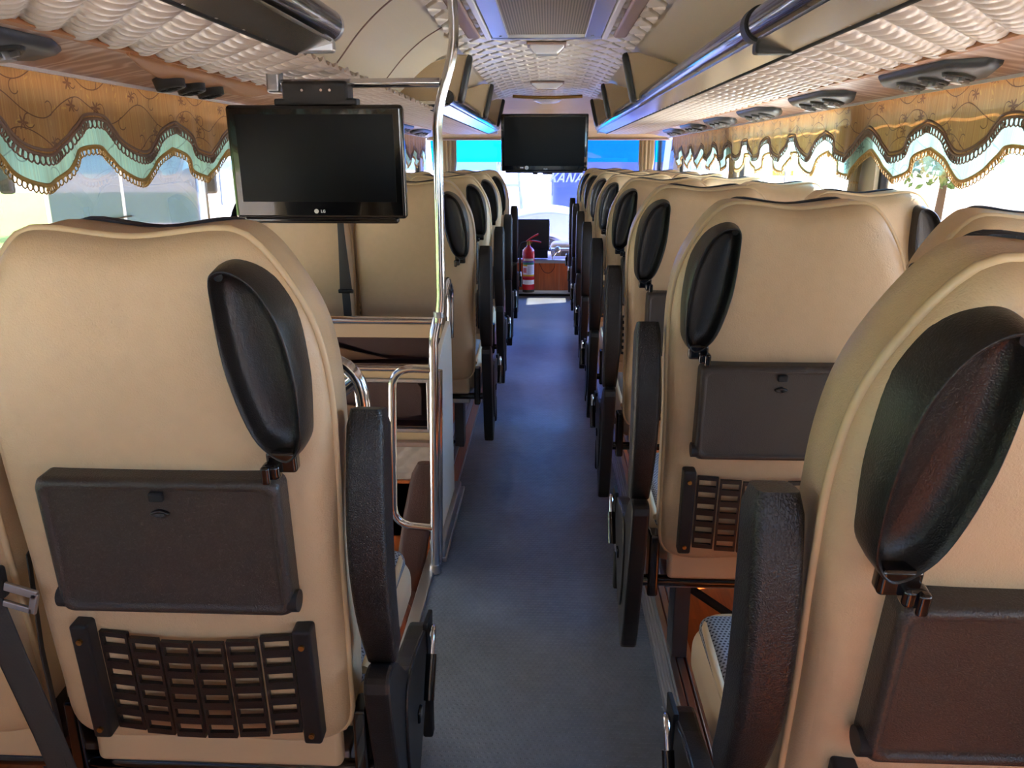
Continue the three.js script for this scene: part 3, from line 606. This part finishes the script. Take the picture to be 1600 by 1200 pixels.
// ------------------------------------------------------------------ valances and curtains
const PEAK = -2.18, WAVE = 0.478;
const wave = (z) => { const c = Math.cos((z - PEAK) / WAVE * 2 * Math.PI); return Math.sign(c) * Math.pow(Math.abs(c), 0.8); };
function valance(s, z0, z1, label) {
  const t = thing('curtain_valance', label, 'valance', [s * 1.19, 1.575, (z0 + z1) / 2]), zc = (z0 + z1) / 2;
  const nz = Math.round((z0 - z1) / 0.016);
  const layer = (x0, top, mid, amp, fold, ph) => {
    const yb = (z) => mid + amp * wave(z + ph);
    const xf = (z, k) => s * (x0 + fold * Math.sin(z * 37 + Math.sin(z * 9) * 1.5) * k);
    const g = grid(nz, 14, (u, v) => { const z = z0 + (z1 - z0) * u, y = top + (yb(z) - top) * v; return [xf(z, v) - s * 1.19, y - 1.575, z - zc, z, y]; });
    const line = (dz) => { const p = []; for (let i = 0; i <= nz; i++) { const z = z0 + (z1 - z0) * i / nz; p.push(V(xf(z, 1) - s * 1.19, yb(z) - 1.575, z - zc)); } return new THREE.CatmullRomCurve3(p); };
    const c = line();
    return { g, c };
  };
  const fringe = (c, r, drop, step) => {
    const L = c.getLength(), n = Math.floor(L / step), ring = new THREE.TorusGeometry(r, r * 0.22, 4, 8).rotateY(Math.PI / 2), list = [];
    for (let i = 0; i < n; i++) { const p = c.getPointAt((i + 0.5) / n), q = c.getTangentAt((i + 0.5) / n); const down = V(0, -q.z, q.y).normalize(); if (down.y > 0) down.negate(); list.push(ring.clone().translate(p.x, p.y + down.y * drop, p.z + down.z * drop)); }
    return merge(list);
  };
  const a = layer(1.188, 1.58, 1.425, 0.047, 0.006, 0), b = layer(1.212, 1.50, 1.354, 0.047, 0.008, 0.02);
  const A = mesh('brown_drape', a.g, M.valance, t), Bm = mesh('teal_sheer', b.g, M.sheer, t);
  mesh('braid', merge([new THREE.TubeGeometry(a.c, nz * 2, 0.0045, 5), new THREE.TubeGeometry(new THREE.CatmullRomCurve3(a.c.points.map((p) => p.clone().add(V(0, 0.012, 0)))), nz * 2, 0.004, 5)]), M.braidBrown, A);
  const f1 = mesh('loop_fringe', fringe(a.c, 0.0115, 0.012, 0.0165), M.braidBrown, A); f1.userData.kind = 'stuff';
  mesh('braid', new THREE.TubeGeometry(b.c, nz * 2, 0.006, 5), M.braidGold, Bm);
  const f2 = mesh('loop_fringe', fringe(b.c, 0.0095, 0.011, 0.015), M.braidGold, Bm); f2.userData.kind = 'stuff';
}
valance(1, ZR - 0.1, -3.66, 'brown embroidered valance with teal sheer at the near right window');
valance(1, -3.66, -5.25, 'bright orange backlit valance over the middle right window');
valance(1, -5.25, -7.98, 'far valance over the front right windows');
valance(-1, ZR - 0.1, -2.98, 'brown embroidered valance with teal sheer at the near left window');
valance(-1, -2.98, -8.15, 'far valance over the left windows beyond the stairwell');
function curtain(x, z, y0, y1, rx, rz, waist, label, lean = 0) {
  const t = thing('curtain', label, 'curtain', [x, y0, z]), S = [];
  for (let j = 0; j <= 18; j++) {
    const v = j / 18, k = waist ? 0.45 + 0.55 * Math.min(1, Math.abs(v - waist) / 0.4) ** 0.8 : 1, o = [];
    for (let i = 0; i < 72; i++) { const a = i / 72 * Math.PI * 2, w = 1 + 0.22 * Math.cos(a * 11 + Math.sin(v * 5) * 0.4); o.push(V(Math.cos(a) * rx * k * w + lean * (1 - v), v * (y1 - y0), Math.sin(a) * rz * k * w)); }
    S.push(o.reverse());
  }
  mesh('drape', loft(S), M.curtain, t);
  if (waist) mesh('tie_band', new THREE.TorusGeometry(1, 0.09, 8, 36).rotateX(Math.PI / 2).scale(rx * 0.5, 0.05, rz * 0.52).translate(0, waist * (y1 - y0), 0), M.braidGold, t);
}
curtain(1.235, -3.36, 0.82, 1.56, 0.014, 0.09, 0.62, 'gathered tan curtain tied at the pillar by the right windows');
curtain(1.235, -5.6, 0.82, 1.56, 0.014, 0.09, 0.62, 'gathered tan curtain at the farther right window pillar');
curtain(-1.235, -1.73, 0.82, 1.56, 0.014, 0.07, 0.5, 'gathered olive curtain at the left edge by the near window');
curtain(-1.235, -4.4, 0.82, 1.56, 0.014, 0.09, 0.62, 'gathered tan curtain on the left beyond the stairwell');
curtain(1.04, -8.78, 0.75, 1.555, 0.07, 0.045, 0.35, 'pleated beige curtain at the right side of the windscreen');
curtain(-1.04, -8.78, 0.75, 1.555, 0.07, 0.045, 0.35, 'pleated beige curtain at the left side of the windscreen');

// ------------------------------------------------------------------ screens
const font = await new FontLoader().loadAsync('fonts/droid/droid_sans_bold.typeface.json');
const text = (s, size, depth = 0.002) => { const g = new TextGeometry(s, { font, size, depth, curveSegments: 4, bevelEnabled: false }); g.computeBoundingBox(); const b = g.boundingBox; return g.translate(-(b.min.x + b.max.x) / 2, -(b.min.y + b.max.y) / 2, 0); };
M.screen = phys(0x040405, 0.3, 0, { specularIntensity: 0.35 }); M.bezel = phys(0x060607, 0.1, 0, { clearcoat: 0.5 }); M.logo = std(0xd9d9dc, 0.4, 0.3);
function screenTV(p, w, h, label, tilt, low, yaw = 0) {
  const t = thing('television', label, 'television', p); t.rotation.set(tilt, yaw, 0);
  mesh('casing', merge([rbox(w, h, 0.035, 0.012, 0, 0, -0.012), rbox(w * 0.8, h * 0.75, 0.05, 0.02, 0, 0, -0.04), rbox(w * 0.9, 0.02, 0.03, 0.008, 0, -h / 2 - 0.004, -0.01)]), M.bezel, t);
  mesh('screen', box(-w / 2 + 0.028, w / 2 - 0.028, -h / 2 + low, h / 2 - 0.026, 0.004, 0.0065), M.screen, t);
  return t;
}
{
  const t = screenTV([-0.66, 1.358, -2.40], 0.515, 0.322, 'near flat television hanging from the chrome bar at the left', 0.05, 0.05, 0.0);
  const y = -0.138; mesh('logo', merge([cyl(0.0065, 0.002, -0.012, y, 0.0065, 'z', 20), text('LG', 0.0085, 0.0015).translate(0.008, y, 0.006)]), M.logo, t);
  const m = mesh('ceiling_mount', merge([rbox(0.19, 0.06, 0.08, 0.01, 0.005, 0.195, -0.045), rbox(0.24, 0.02, 0.05, 0.006, 0.005, 0.168, -0.03), rbox(0.1, 0.06, 0.05, 0.01, 0, 0.14, -0.06)]), M.black, t);
  mesh('screw', merge([-0.03, 0.025, 0.05].map((x) => cyl(0.004, 0.004, x, 0.2, -0.004, 'z', 8))), M.chrome, m);
}
{
  const t = screenTV([-0.022, 1.505, -7.35], 0.765, 0.485, 'far flat television above the windscreen at the front', 0.02, 0.045, 0);
  mesh('logo', merge([cyl(0.006, 0.002, 0.0, -0.222, 0.006, 'z', 16), text('LG', 0.012, 0.0015).translate(0.018, -0.222, 0.006)]), M.logo, t);
  mesh('sticker', merge([cyl(0.017, 0.002, -0.155, -0.212, 0.006, 'z', 24), box(-0.215, -0.185, -0.217, -0.207, 0.004, 0.007), box(-0.33, -0.235, -0.226, -0.2, 0.004, 0.007).scale(1, 1, 0.9)].slice(0, 2)), M.logo, t);
  mesh('side_marks', merge([box(0.355, 0.372, -0.205, -0.19, 0.004, 0.007), box(0.35, 0.362, -0.235, -0.218, 0.004, 0.007), box(0.352, 0.366, -0.165, -0.12, 0.004, 0.0065)]), M.mauve, t);
  mesh('bracket', merge([rbox(0.2, 0.1, 1.0, 0.01, 0, 0.1, -0.53), rbox(0.045, 0.03, 0.04, 0.008, -0.08, -0.255, -0.02), rbox(0.05, 0.03, 0.04, 0.008, 0.05, -0.255, -0.02)]), M.black, t);
}

// ------------------------------------------------------------------ chrome poles, partition and stairwell
{
  const t = thing('grab_pole', 'tall bent chrome pole from the aisle floor to the ceiling', 'pole', [-0.357, 0, -2.46]);
  const L = (a) => a.map(([x, y, z]) => [x + 0.357, y, z + 2.46]);
  mesh('upper_pole', pipe(L([[-0.322, 0.875, -2.46], [-0.313, 0.95, -2.46], [-0.313, 1.50, -2.46], [-0.262, 1.665, -2.46], [-0.258, 1.74, -2.46], [-0.268, 1.905, -2.46]]), 0.0145, 0.06), M.chrome, t);
  mesh('lower_post', pipe(L([[-0.357, 0, -2.46], [-0.342, 0.83, -2.46], [-0.325, 0.90, -2.47], [-0.335, 0.965, -2.78], [-0.345, 0.90, -2.94], [-0.35, 0.72, -2.95]]), 0.0155, 0.05), M.chrome, t);
  mesh('second_post', pipe(L([[-0.349, 0.0, -2.50], [-0.333, 0.71, -2.50]]), 0.0125, 0.03), M.chrome, t);
  mesh('hand_loop', pipe(L([[-0.335, 0.722, -2.46], [-0.478, 0.726, -2.46], [-0.494, 0.178, -2.46], [-0.35, 0.168, -2.46]]), 0.0135, 0.075), M.chrome, t);
  mesh('crossbar', pipe(L([[-0.303, 1.583, -2.46], [-0.79, 1.58, -2.46]]), 0.0135, 0.03), M.chrome, t);
  mesh('crossbar_bracket', rbox(0.04, 0.06, 0.05, 0.008, -0.43, 1.585, 0), M.steel, t);
  mesh('foot_flange', cyl(0.022, 0.03, 0, 0.018, 0, 'y', 20, 0.019), M.steel, t); mesh('joint_collar', cyl(0.0175, 0.018, 0.035, 0.90, 0, 'y', 16), M.steel, t);
}
{
  const t = thing('aisle_panel', 'white side panel between chrome posts beside the stairwell', 'panel', [-0.352, 0.0, -2.75]);
  const sh = [[0.22, 0.68], [0.05, 0.75], [-0.16, 0.79], [-0.20, 0.74], [-0.20, 0.1], [0.16, 0.1], [0.22, 0.16]];
  mesh('board', polyPrism(sh, -0.008, 0.008, 0.003), M.panelWhite, t);
  mesh('foot_rail', merge([box(-0.03, 0.025, 0.03, 0.095, -0.30, 0.24, 0.006), box(-0.02, 0.028, 0.012, 0.03, -0.4, 0.24, 0.004)]), M.alu, t);
}
{
  const t = thing('stair_partition', 'cream partition with two dark recessed brown pockets behind the stairwell', 'partition', [-0.75, 0.0, -2.97]);
  const W = 0.40;
  mesh('top_rail', pipe([[-W, 0.785, 0.03], [W - 0.02, 0.785, 0.03]], 0.016, 0.02), M.chrome, t);
  mesh('middle_rail', pipe([[-W, 0.60, 0.035], [W - 0.02, 0.60, 0.035]], 0.013, 0.02), M.chrome, t);
  mesh('board', merge([box(-W, W - 0.03, 0.715, 0.775, -0.02, 0.02, 0.004), box(-W, W - 0.03, 0.545, 0.605, -0.02, 0.02, 0.004), box(-W, W - 0.03, 0.13, 0.35, -0.02, 0.02, 0.004), box(W - 0.085, W - 0.03, 0.34, 0.56, -0.02, 0.02, 0.004)]), M.vinylPlain, t);
  for (const [y0, y1, x1] of [[0.60, 0.72, W - 0.035], [0.345, 0.55, W - 0.075]]) mesh('recess_lining', merge([box(-W, x1, y0, y1, -0.115, -0.107), box(-W, x1, y0 - 0.006, y0, -0.115, -0.018), box(-W, x1, y1, y1 + 0.006, -0.115, -0.018), box(x1, x1 + 0.006, y0, y1, -0.115, -0.018)]), M.brownPad, t);
  mesh('frame', merge([box(-W, W - 0.085, 0.54, 0.556, 0.0, 0.03, 0.004), box(-W, W - 0.085, 0.338, 0.354, 0.0, 0.03, 0.004), box(W - 0.095, W - 0.078, 0.34, 0.556, 0.0, 0.03, 0.004)]), M.alu, t);
  const pk = (pts, m, z) => frontPrism(pts, z, z + 0.012, 0.004);
  mesh('pocket_panel', pk([[-0.12, 0.71], [W - 0.06, 0.71], [W - 0.06, 0.62], [0.12, 0.63], [-0.1, 0.695]], 0, -0.06), M.brownPad, t);
  mesh('pocket_flap', pk([[-W, 0.70], [-0.2, 0.70], [0.15, 0.62], [-0.05, 0.612], [-W, 0.612]], 0, -0.04), std(0x7d5a44, 0.6), t);
  mesh('pocket_panel', pk([[-W, 0.525], [0.26, 0.52], [0.275, 0.50], [0.275, 0.385], [0.2, 0.37], [-W, 0.44]], 0, -0.06), M.brownPad, t);
  mesh('pocket_flap', pk([[-W, 0.47], [0.0, 0.43], [0.16, 0.37], [-W, 0.37]], 0, -0.04), std(0x7d5a44, 0.6), t);
  const q = grid(60, 24, (u, v) => { const x = -W + u * (2 * W - 0.05), y = 0.135 + v * 0.15; return [x, y, 0.021 + 0.008 * pad((x + y) / 0.06, (x - y) / 0.06)]; });
  mesh('quilted_panel', q, M.quilt, t);
  mesh('ledge', box(-W, W - 0.03, 0.285, 0.305, 0.0, 0.05, 0.004), M.mauve, t);
}
{
  const t = thing('folding_seat', 'brown folding attendant seat standing in the stairwell', 'folding seat', [-0.435, -0.2, -2.62]);
  mesh('backrest', loft([[0.50, 0.0, 0.03, 0.02], [0.47, 0.01, 0.045, 0.03], [0.35, 0.03, 0.052, 0.035], [0.18, 0.05, 0.05, 0.03], [0.10, 0.05, 0.04, 0.02]].reverse().map(([y, z, a, b]) => sect([0.015 - (0.5 - y) * 0.1, y, z + (0.5 - y) * 0.55 - 0.1], V(1, 0, 0), V(0, 0, -1), a, b, 20, 3))), M.brownPad, t);
  mesh('seat_pad', rbox(0.11, 0.07, 0.2, 0.03, -0.03, 0.10, 0.22), M.brownPad, t);
  mesh('cover', loft([[-0.1, 0.06, 0.07], [0.05, 0.06, 0.07], [0.17, 0.05, 0.06], [0.22, 0.025, 0.03]].map(([y, a, b]) => sect([-0.02, y, 0.38], V(1, 0, 0), V(0, 0, -1), a, b, 20, 3))), M.mauve, t);
}
{
  const t = thing('stair_guard', 'thick chrome loop rail guarding the stairwell before the near left seat', 'guard rail', [-0.75, 0.0, -1.66]);
  mesh('outer_loop', pipe([[-0.38, 0.955, 0], [0.366, 0.955, 0], [0.366, 0.12, 0]], 0.0165, 0.10), M.chrome, t);
  mesh('inner_loop', pipe([[-0.38, 0.862, 0], [0.30, 0.862, 0], [0.355, 0.91, 0]], 0.014, 0.05), M.chrome, t);
  mesh('panel', rbox(0.69, 0.68, 0.016, 0.006, -0.03, 0.49, 0), M.vinylPlain, t);
  mesh('clamp', merge([cyl(0.02, 0.03, 0.366, 0.78, 0, 'y', 16), rbox(0.02, 0.02, 0.03, 0.005, 0.385, 0.78, 0)]), M.steel, t);
}

// ------------------------------------------------------------------ the front end
{
  const t = thing('front_console', 'orange wood console across the front end of the aisle', 'console', [0, 0, -8.3]);
  ['front_plank', 'front_plank', 'front_plank', 'front_plank', 'front_plank', 'front_plank', 'front_plank'].forEach((n, i) => mesh(n, metreUV(box(-0.98 + i * 0.28, -0.702 + i * 0.28, 0.055, 0.335, -0.01, 0.02).translate(0, 0, (i % 2) * 0.0008)), M.wood, t));
  mesh('bottom_trim', box(-0.98, 0.98, 0.015, 0.055, -0.01, 0.032, 0.004), M.alu, t);
  mesh('top_edge', box(-0.98, 0.98, 0.335, 0.37, -0.02, 0.04, 0.005), M.alu, t);
  mesh('top', metreUV(box(-0.98, 0.98, 0.34, 0.362, -0.36, 0.03)), M.mauve, t);
  mesh('upstand', box(-0.98, 0.98, 0.43, 0.455, -0.34, -0.24, 0.006), M.alu, t);
  mesh('kick', box(-0.98, 0.98, -0.1, 0.015, -0.02, 0.02), M.rubber, t);
}
{
  const t = thing('monitor', 'black monitor on the console behind the red extinguisher', 'monitor', [-0.145, 0.37, -8.42]);
  mesh('housing', rbox(0.36, 0.32, 0.04, 0.014, 0, 0.24, 0), M.black, t);
  mesh('stand', merge([rbox(0.33, 0.085, 0.06, 0.006, 0.0, 0.045, 0.005), rbox(0.1, 0.1, 0.04, 0.01, 0, 0.09, -0.02)]), M.rubber, t);
}
{
  const t = thing('microphone', 'small chrome microphone with a thin cable on the console', 'microphone', [0.1, 0.37, -8.31]);
  mesh('head', new THREE.SphereGeometry(0.034, 18, 12).translate(0.02, 0.10, 0), M.steel, t);
  mesh('grip', pipe([[0.01, 0.085, 0], [-0.03, 0.03, 0.01]], 0.012, 0.01, 10), M.chrome, t);
  mesh('clip_stem', pipe([[-0.065, 0.14, 0], [-0.04, 0.08, 0], [-0.03, 0.0, 0]], 0.006, 0.03, 8), M.steel, t);
  mesh('cable', pipe([[-0.02, 0.01, 0.04], [0.0, -0.06, 0.05], [-0.05, -0.14, 0.05], [-0.12, -0.13, 0.05], [-0.17, -0.03, 0.05], [-0.18, 0.0, 0.02]], 0.003, 0.08, 6), M.darkIn, t);
}
{
  const t = thing('dashboard', 'beige dashboard under the windscreen', 'dashboard', [0, 0.0, -9.2]);
  mesh('body', rbox(2.3, 0.9, 0.5, 0.05, 0, -0.13, -0.1), M.vinylPlain, t);
  mesh('instrument_hood', rbox(0.8, 0.16, 0.3, 0.06, 0.45, 0.39, 0.06), M.vinylPlain, t);
  mesh('speaker_grille', slab(smooth([[0.09, -0.05], [0.07, 0.03], [0, 0.055], [-0.07, 0.03], [-0.09, -0.05]], 30), [[0, 0], [0, 0.006], [1, 0.008]], () => [0, 0]).translate(0.26, 0.37, 0.21), M.grille, t);
}
{
  const t = thing('fire_extinguisher', 'red fire extinguisher with a coloured label before the front console', 'extinguisher', [-0.175, 0.055, -8.17]);
  const prof = [[0, 0.02], [0.058, 0.02], [0.062, 0.03], [0.062, 0.40], [0.057, 0.425], [0.042, 0.447], [0.022, 0.458], [0.02, 0.475], [0, 0.475]].map(([x, y]) => new THREE.Vector2(x, y));
  mesh('cylinder', new THREE.LatheGeometry(prof, 32), M.red, t);
  mesh('base_ring', cyl(0.061, 0.05, 0, 0.025, 0, 'y', 32), M.rubber, t);
  mesh('wall_bracket', merge([box(-0.05, 0.05, 0.34, 0.365, -0.115, -0.03), box(-0.05, 0.05, 0.12, 0.145, -0.115, -0.03)]), M.steel, t);
  mesh('valve', merge([cyl(0.018, 0.05, 0, 0.49, 0), cyl(0.012, 0.03, 0.02, 0.5, 0, 'x', 14)]), M.brass, t);
  mesh('lever', pipe([[-0.02, 0.51, 0], [0.03, 0.55, 0], [0.10, 0.585, 0]], 0.009, 0.03, 8), M.red, t);
  mesh('carry_handle', pipe([[0, 0.515, 0], [0.07, 0.515, 0], [0.125, 0.5, 0]], 0.009, 0.03, 8), M.red, t);
  mesh('hose', pipe([[-0.01, 0.5, 0], [-0.07, 0.5, 0], [-0.09, 0.44, 0], [-0.085, 0.2, 0.0], [-0.07, 0.08, 0]], 0.009, 0.05, 8), M.rubber, t);
  const lab = canvasTex(256, 320, (g, w, h) => {
    g.fillStyle = '#c9283a'; g.fillRect(0, 0, w, h); g.fillStyle = '#e8d9c8'; g.fillRect(30, 10, w - 60, 34);
    g.fillStyle = '#3d5fa8'; g.fillRect(8, 52, w - 16, 22); g.fillStyle = '#2f8a6e'; g.fillRect(8, 76, w - 16, 30);
    g.fillStyle = '#e6e2ea'; g.fillRect(8, 108, w - 16, 170); g.fillStyle = '#d9b32a'; g.fillRect(8, 108, 100, 26); g.fillRect(8, 270, w - 16, 26);
    g.fillStyle = '#b8b2c8'; for (let i = 0; i < 8; i++) g.fillRect(120, 140 + i * 15, 110, 6);
    g.fillStyle = '#c8616c'; g.fillRect(24, 160, 70, 80);
  });
  const cy = new THREE.CylinderGeometry(0.0626, 0.0626, 0.2, 32, 1, true, -1.2, 2.4).translate(0, 0.25, 0);
  mesh('label', cy, std(0xffffff, 0.4, 0, { map: lab }), t);
  mesh('lower_label', new THREE.CylinderGeometry(0.0626, 0.0626, 0.045, 32, 1, true, -1.2, 2.4).translate(0, 0.105, 0), std(0xe8e4e6, 0.5), t);
}

// ------------------------------------------------------------------ outside
const GY = -1.1;
M.ground = std(0xd8cabb, 0.9, 0, { bumpMap: grainBump, bumpScale: 0.01 });
M.grass = std(0x6f8a45, 0.95); M.leaf = phys(0x54743a, 0.9, 0, { transmission: 0.25, thickness: 0 }); M.bark = std(0x5d4a39, 0.9);
M.coachWhite = std(0xe8e8ea, 0.3); M.coachBlue = std(0x6f7ea8, 0.35); M.coachGlass = phys(0x51647f, 0.05, 0, { clearcoat: 1 }); M.tyre = std(0x1c1c1e, 0.8);
struct('ground', new THREE.PlaneGeometry(300, 300).rotateX(-Math.PI / 2).translate(0, GY, -30), M.ground, 'pale paved yard outside the windows', 'ground');
struct('lawn', box(-60, -9, GY, GY + 0.03, -60, 40), M.grass, 'strip of grass beyond the left windows', 'lawn');
function tree(x, z, h, label) {
  const t = thing('tree', label, 'tree', [x, GY, z], 'trees around the yard');
  mesh('trunk', loft([0, 0.3, 0.6].map((k) => sect([Math.sin(k * 3) * 0.1, h * k, 0], V(1, 0, 0), V(0, 0, -1), 0.16 * (1 - k * 0.6), 0.16 * (1 - k * 0.6), 10, 2))), M.bark, t);
  const pos = [], idx = [];
  for (let i = 0; i < 2600; i++) {
    const a = rnd() * 6.283, c = rnd() * 2 - 1, r = Math.cbrt(rnd()) * h * 0.33 * (0.8 + 0.4 * Math.sin(a * 3 + c * 4)), q = Math.sqrt(1 - c * c);
    const o = V(r * q * Math.cos(a) * 1.2, h * 0.66 + r * c * 0.95, r * q * Math.sin(a) * 1.2), u = V(rnd() - 0.5, rnd() - 0.5, rnd() - 0.5).normalize(), w = V(rnd() - 0.5, rnd() - 0.5, rnd() - 0.5).cross(u).normalize(), s = 0.09 + rnd() * 0.1, b = pos.length / 3;
    for (const [e, f] of [[-1, 0], [0, -0.5], [1, 0], [0, 0.5]]) { const p = o.clone().addScaledVector(u, e * s).addScaledVector(w, f * s); pos.push(p.x, p.y, p.z); }
    idx.push(b, b + 1, b + 2, b, b + 2, b + 3);
  }
  const f = mesh('foliage', indexed(pos, idx), M.leaf, t); f.userData.kind = 'stuff';
}
tree(-15, -15, 4.6, 'dark leafy tree at the far left of the left window view');
tree(-19, -22, 5.2, 'tall tree behind the parked coach on the left');
tree(-13.5, -26, 4.2, 'bushy tree beside the parked coach on the left');
tree(-24, -17, 5, 'far spreading tree beyond the lawn on the left');
tree(11.5, -14, 3.6, 'pale tree seen through the near right window');
tree(14, -30, 4.5, 'tree seen low through the middle right window');
tree(12, -6, 3.4, 'small tree at the right edge of the right window view');
function parkedCoach(x, z, turn, body, label, lettering) {
  const t = thing('parked_coach', label, 'coach', [x, GY, z]); t.rotation.y = turn;   // front faces +z, length 10, width 2.5
  mesh('body', merge([rbox(2.5, 2.75, 10, 0.18, 0, 1.75, -5, 4), rbox(2.46, 0.5, 9.6, 0.05, 0, 0.5, -5)]), body, t);
  mesh('windscreen', rbox(2.2, 1.25, 0.08, 0.1, 0, 2.15, 0.01, 4), M.coachGlass, t);
  mesh('windscreen_divider', box(-0.02, 0.02, 1.52, 2.78, 0.045, 0.06), M.coachWhite, t);
  for (const s of [-1, 1]) {
    for (let i = 0; i < 5; i++) mesh('side_window', rbox(0.05, 0.95, 1.7, 0.06, s * 1.245, 2.25, -1.3 - i * 1.85), M.coachGlass, t);
    mesh('mirror', merge([pipe([[s * 1.2, 2.75, -0.1], [s * 1.45, 2.8, 0.35], [s * 1.42, 2.4, 0.45]], 0.035, 0.2, 8), rbox(0.2, 0.42, 0.12, 0.05, s * 1.42, 2.2, 0.45)]), M.black, t);
    mesh('headlamp', rbox(0.45, 0.22, 0.06, 0.05, s * 0.85, 0.85, 0.0), M.lampWhite, t);
    for (const zz of [-2.0, -7.6]) { const w = mesh('wheel', cyl(0.48, 0.3, s * 1.1, 0.48, zz, 'x', 28), M.tyre, t); mesh('hub', cyl(0.24, 0.32, s * 1.1, 0.48, zz, 'x', 20), M.steel, w); }
  }
  mesh('wiper', pipe([[-0.8, 1.52, 0.08], [0.1, 1.66, 0.08]], 0.014, 0.01, 6), M.rubber, t);
  mesh('bumper', rbox(2.5, 0.35, 0.3, 0.1, 0, 0.45, -0.02), M.coachWhite, t);
  if (lettering) mesh('lettering', lettering, M.coachWhite, t);
  return t;
}
parkedCoach(-6.2, -11.8, 0.06, M.coachWhite, 'white parked coach facing the left windows');
parkedCoach(1.35, -25.5, Math.PI, M.coachBlue, 'blue grey parked coach with white lettering seen through the windscreen',
  text('KANAR', 0.17, 0.02).applyMatrix4(new THREE.Matrix4().makeShear(0, 0, 0.35, 0, 0, 0)).rotateY(Math.PI).translate(0.9, GY * -1 + 1.03, -10.02));
{
  const t = thing('white_car', 'white car with a rounded wheel arch just ahead of the windscreen', 'car', [0.1, GY, -12.2]);
  const s = new THREE.Shape(); s.moveTo(-2.2, 0.3); s.lineTo(-0.62, 0.3); s.absarc(-0.1, 0.98, 0.42, Math.PI, 0, true); s.lineTo(0.42, 0.3); s.lineTo(2.4, 0.3); s.lineTo(2.4, 1.2); s.bezierCurveTo(1.8, 1.3, 0.9, 1.35, 0.55, 1.5); s.bezierCurveTo(0.25, 1.75, -0.5, 1.75, -0.75, 1.45); s.lineTo(-2.2, 1.35);
  mesh('body', new THREE.ExtrudeGeometry(s, { depth: 1.5, bevelSize: 0.05, bevelThickness: 0.05, bevelSegments: 3, curveSegments: 24 }).translate(0, 0, -1.5), M.coachWhite, t);
  mesh('wheel', cyl(0.36, 0.24, -0.1, 0.95, -0.14, 'z', 28), M.tyre, t);
  mesh('bonnet', rbox(4.4, 0.12, 1.4, 0.05, 0.1, 1.25, -0.75), M.coachWhite, t);
}
{
  const t = thing('scaffold_tower', 'white lattice tower seen through the windscreen on the left', 'tower', [-0.72, GY, -15.2]);
  const bars = []; for (const s of [-1, 1]) for (const q of [-1, 1]) bars.push(pipe([[s * 0.36, 0, q * 0.2], [s * 0.16, 2.7, q * 0.1]], 0.03, 0.01, 6));
  for (const [y, w] of [[0.7, 0.31], [1.4, 0.26], [2.0, 0.21], [2.35, 0.19]]) bars.push(box(-w, w, y - 0.025, y + 0.025, 0.1, 0.16));
  mesh('legs', merge(bars.slice(0, 4)), M.coachWhite, t); for (const b of bars.slice(4)) mesh('rung', b, M.coachWhite, t);
  mesh('platform', box(-0.26, 0.26, 2.68, 2.74, -0.2, 0.2), M.coachWhite, t);
}
{
  const t = thing('striped_barrier', 'yellow and white striped barrier outside the middle right window', 'barrier', [6.3, GY, -22.5]);
  for (let i = 0; i < 4; i++) mesh('stripe', rbox(0.55, 0.14, 0.1, 0.01, 0, 1.62 + i * 0.16, 0), i % 2 ? std(0xe3ab1c, 0.6) : M.coachWhite, t);
  mesh('post', box(-0.04, 0.04, 0, 2.2, -0.12, -0.06), M.steel, t);
  const r = tag(mesh('red_banner', merge([rbox(0.32, 0.9, 0.03, 0.01, 0, 1.95, 0), box(-0.03, 0.03, 0, 2.4, -0.05, -0.02)]), std(0xc21a22, 0.7), scene, [6.1, GY, -27]), 'narrow red banner seen through the right windows', 'banner');
  const b = thing('depot_building', 'pale depot building beyond the right windows', 'building', [21, GY, -24]);
  mesh('wall', box(-2, 6, 0, 3.4, -9, 14), std(0xdcd6cf, 0.8), b); mesh('roof', box(-2.5, 6.5, 3.4, 3.6, -9.5, 14.5), std(0xa9948a, 0.8), b);
  for (let i = 0; i < 5; i++) mesh('window', rbox(0.06, 1.1, 1.8, 0.02, -2.01, 1.9, -6 + i * 4), M.coachGlass, b);
  const d = thing('workshop_building', 'pale workshop behind the left window beside the screen', 'building', [-13, GY, -36]);
  mesh('wall', box(-3, 4, 0, 3.2, -5, 0), std(0xe0dad2, 0.8), d); mesh('roof', box(-3.4, 4.4, 3.2, 3.4, -5.4, 0.5), std(0xb98f6a, 0.8), d);
  mesh('gate', box(-1, 2, 0, 2.2, 0, 0.03), M.coachBlue, d);
  const c = thing('blue_grey_car', 'blue grey car parked at the right edge outside the right window', 'car', [7.0, GY, -11.0]);
  const sh = new THREE.Shape(); sh.moveTo(-2.1, 0.3); sh.lineTo(2.1, 0.3); sh.lineTo(2.15, 0.8); sh.bezierCurveTo(1.8, 1.0, 1.3, 1.05, 1.0, 1.1); sh.bezierCurveTo(0.6, 1.7, -1.0, 1.75, -1.5, 1.2); sh.lineTo(-2.1, 1.05);
  mesh('body', new THREE.ExtrudeGeometry(sh, { depth: 1.5, bevelSize: 0.06, bevelThickness: 0.06, bevelSegments: 3, curveSegments: 12 }).translate(0, 0, -0.75).rotateY(Math.PI / 2), std(0x5d6784, 0.35), c);
  for (const zz of [-1.3, 1.3]) for (const s of [-1, 1]) mesh('wheel', cyl(0.32, 0.2, s * 0.75, 0.32, zz, 'x', 20), M.tyre, c);
}
renderer.render(scene, camera);
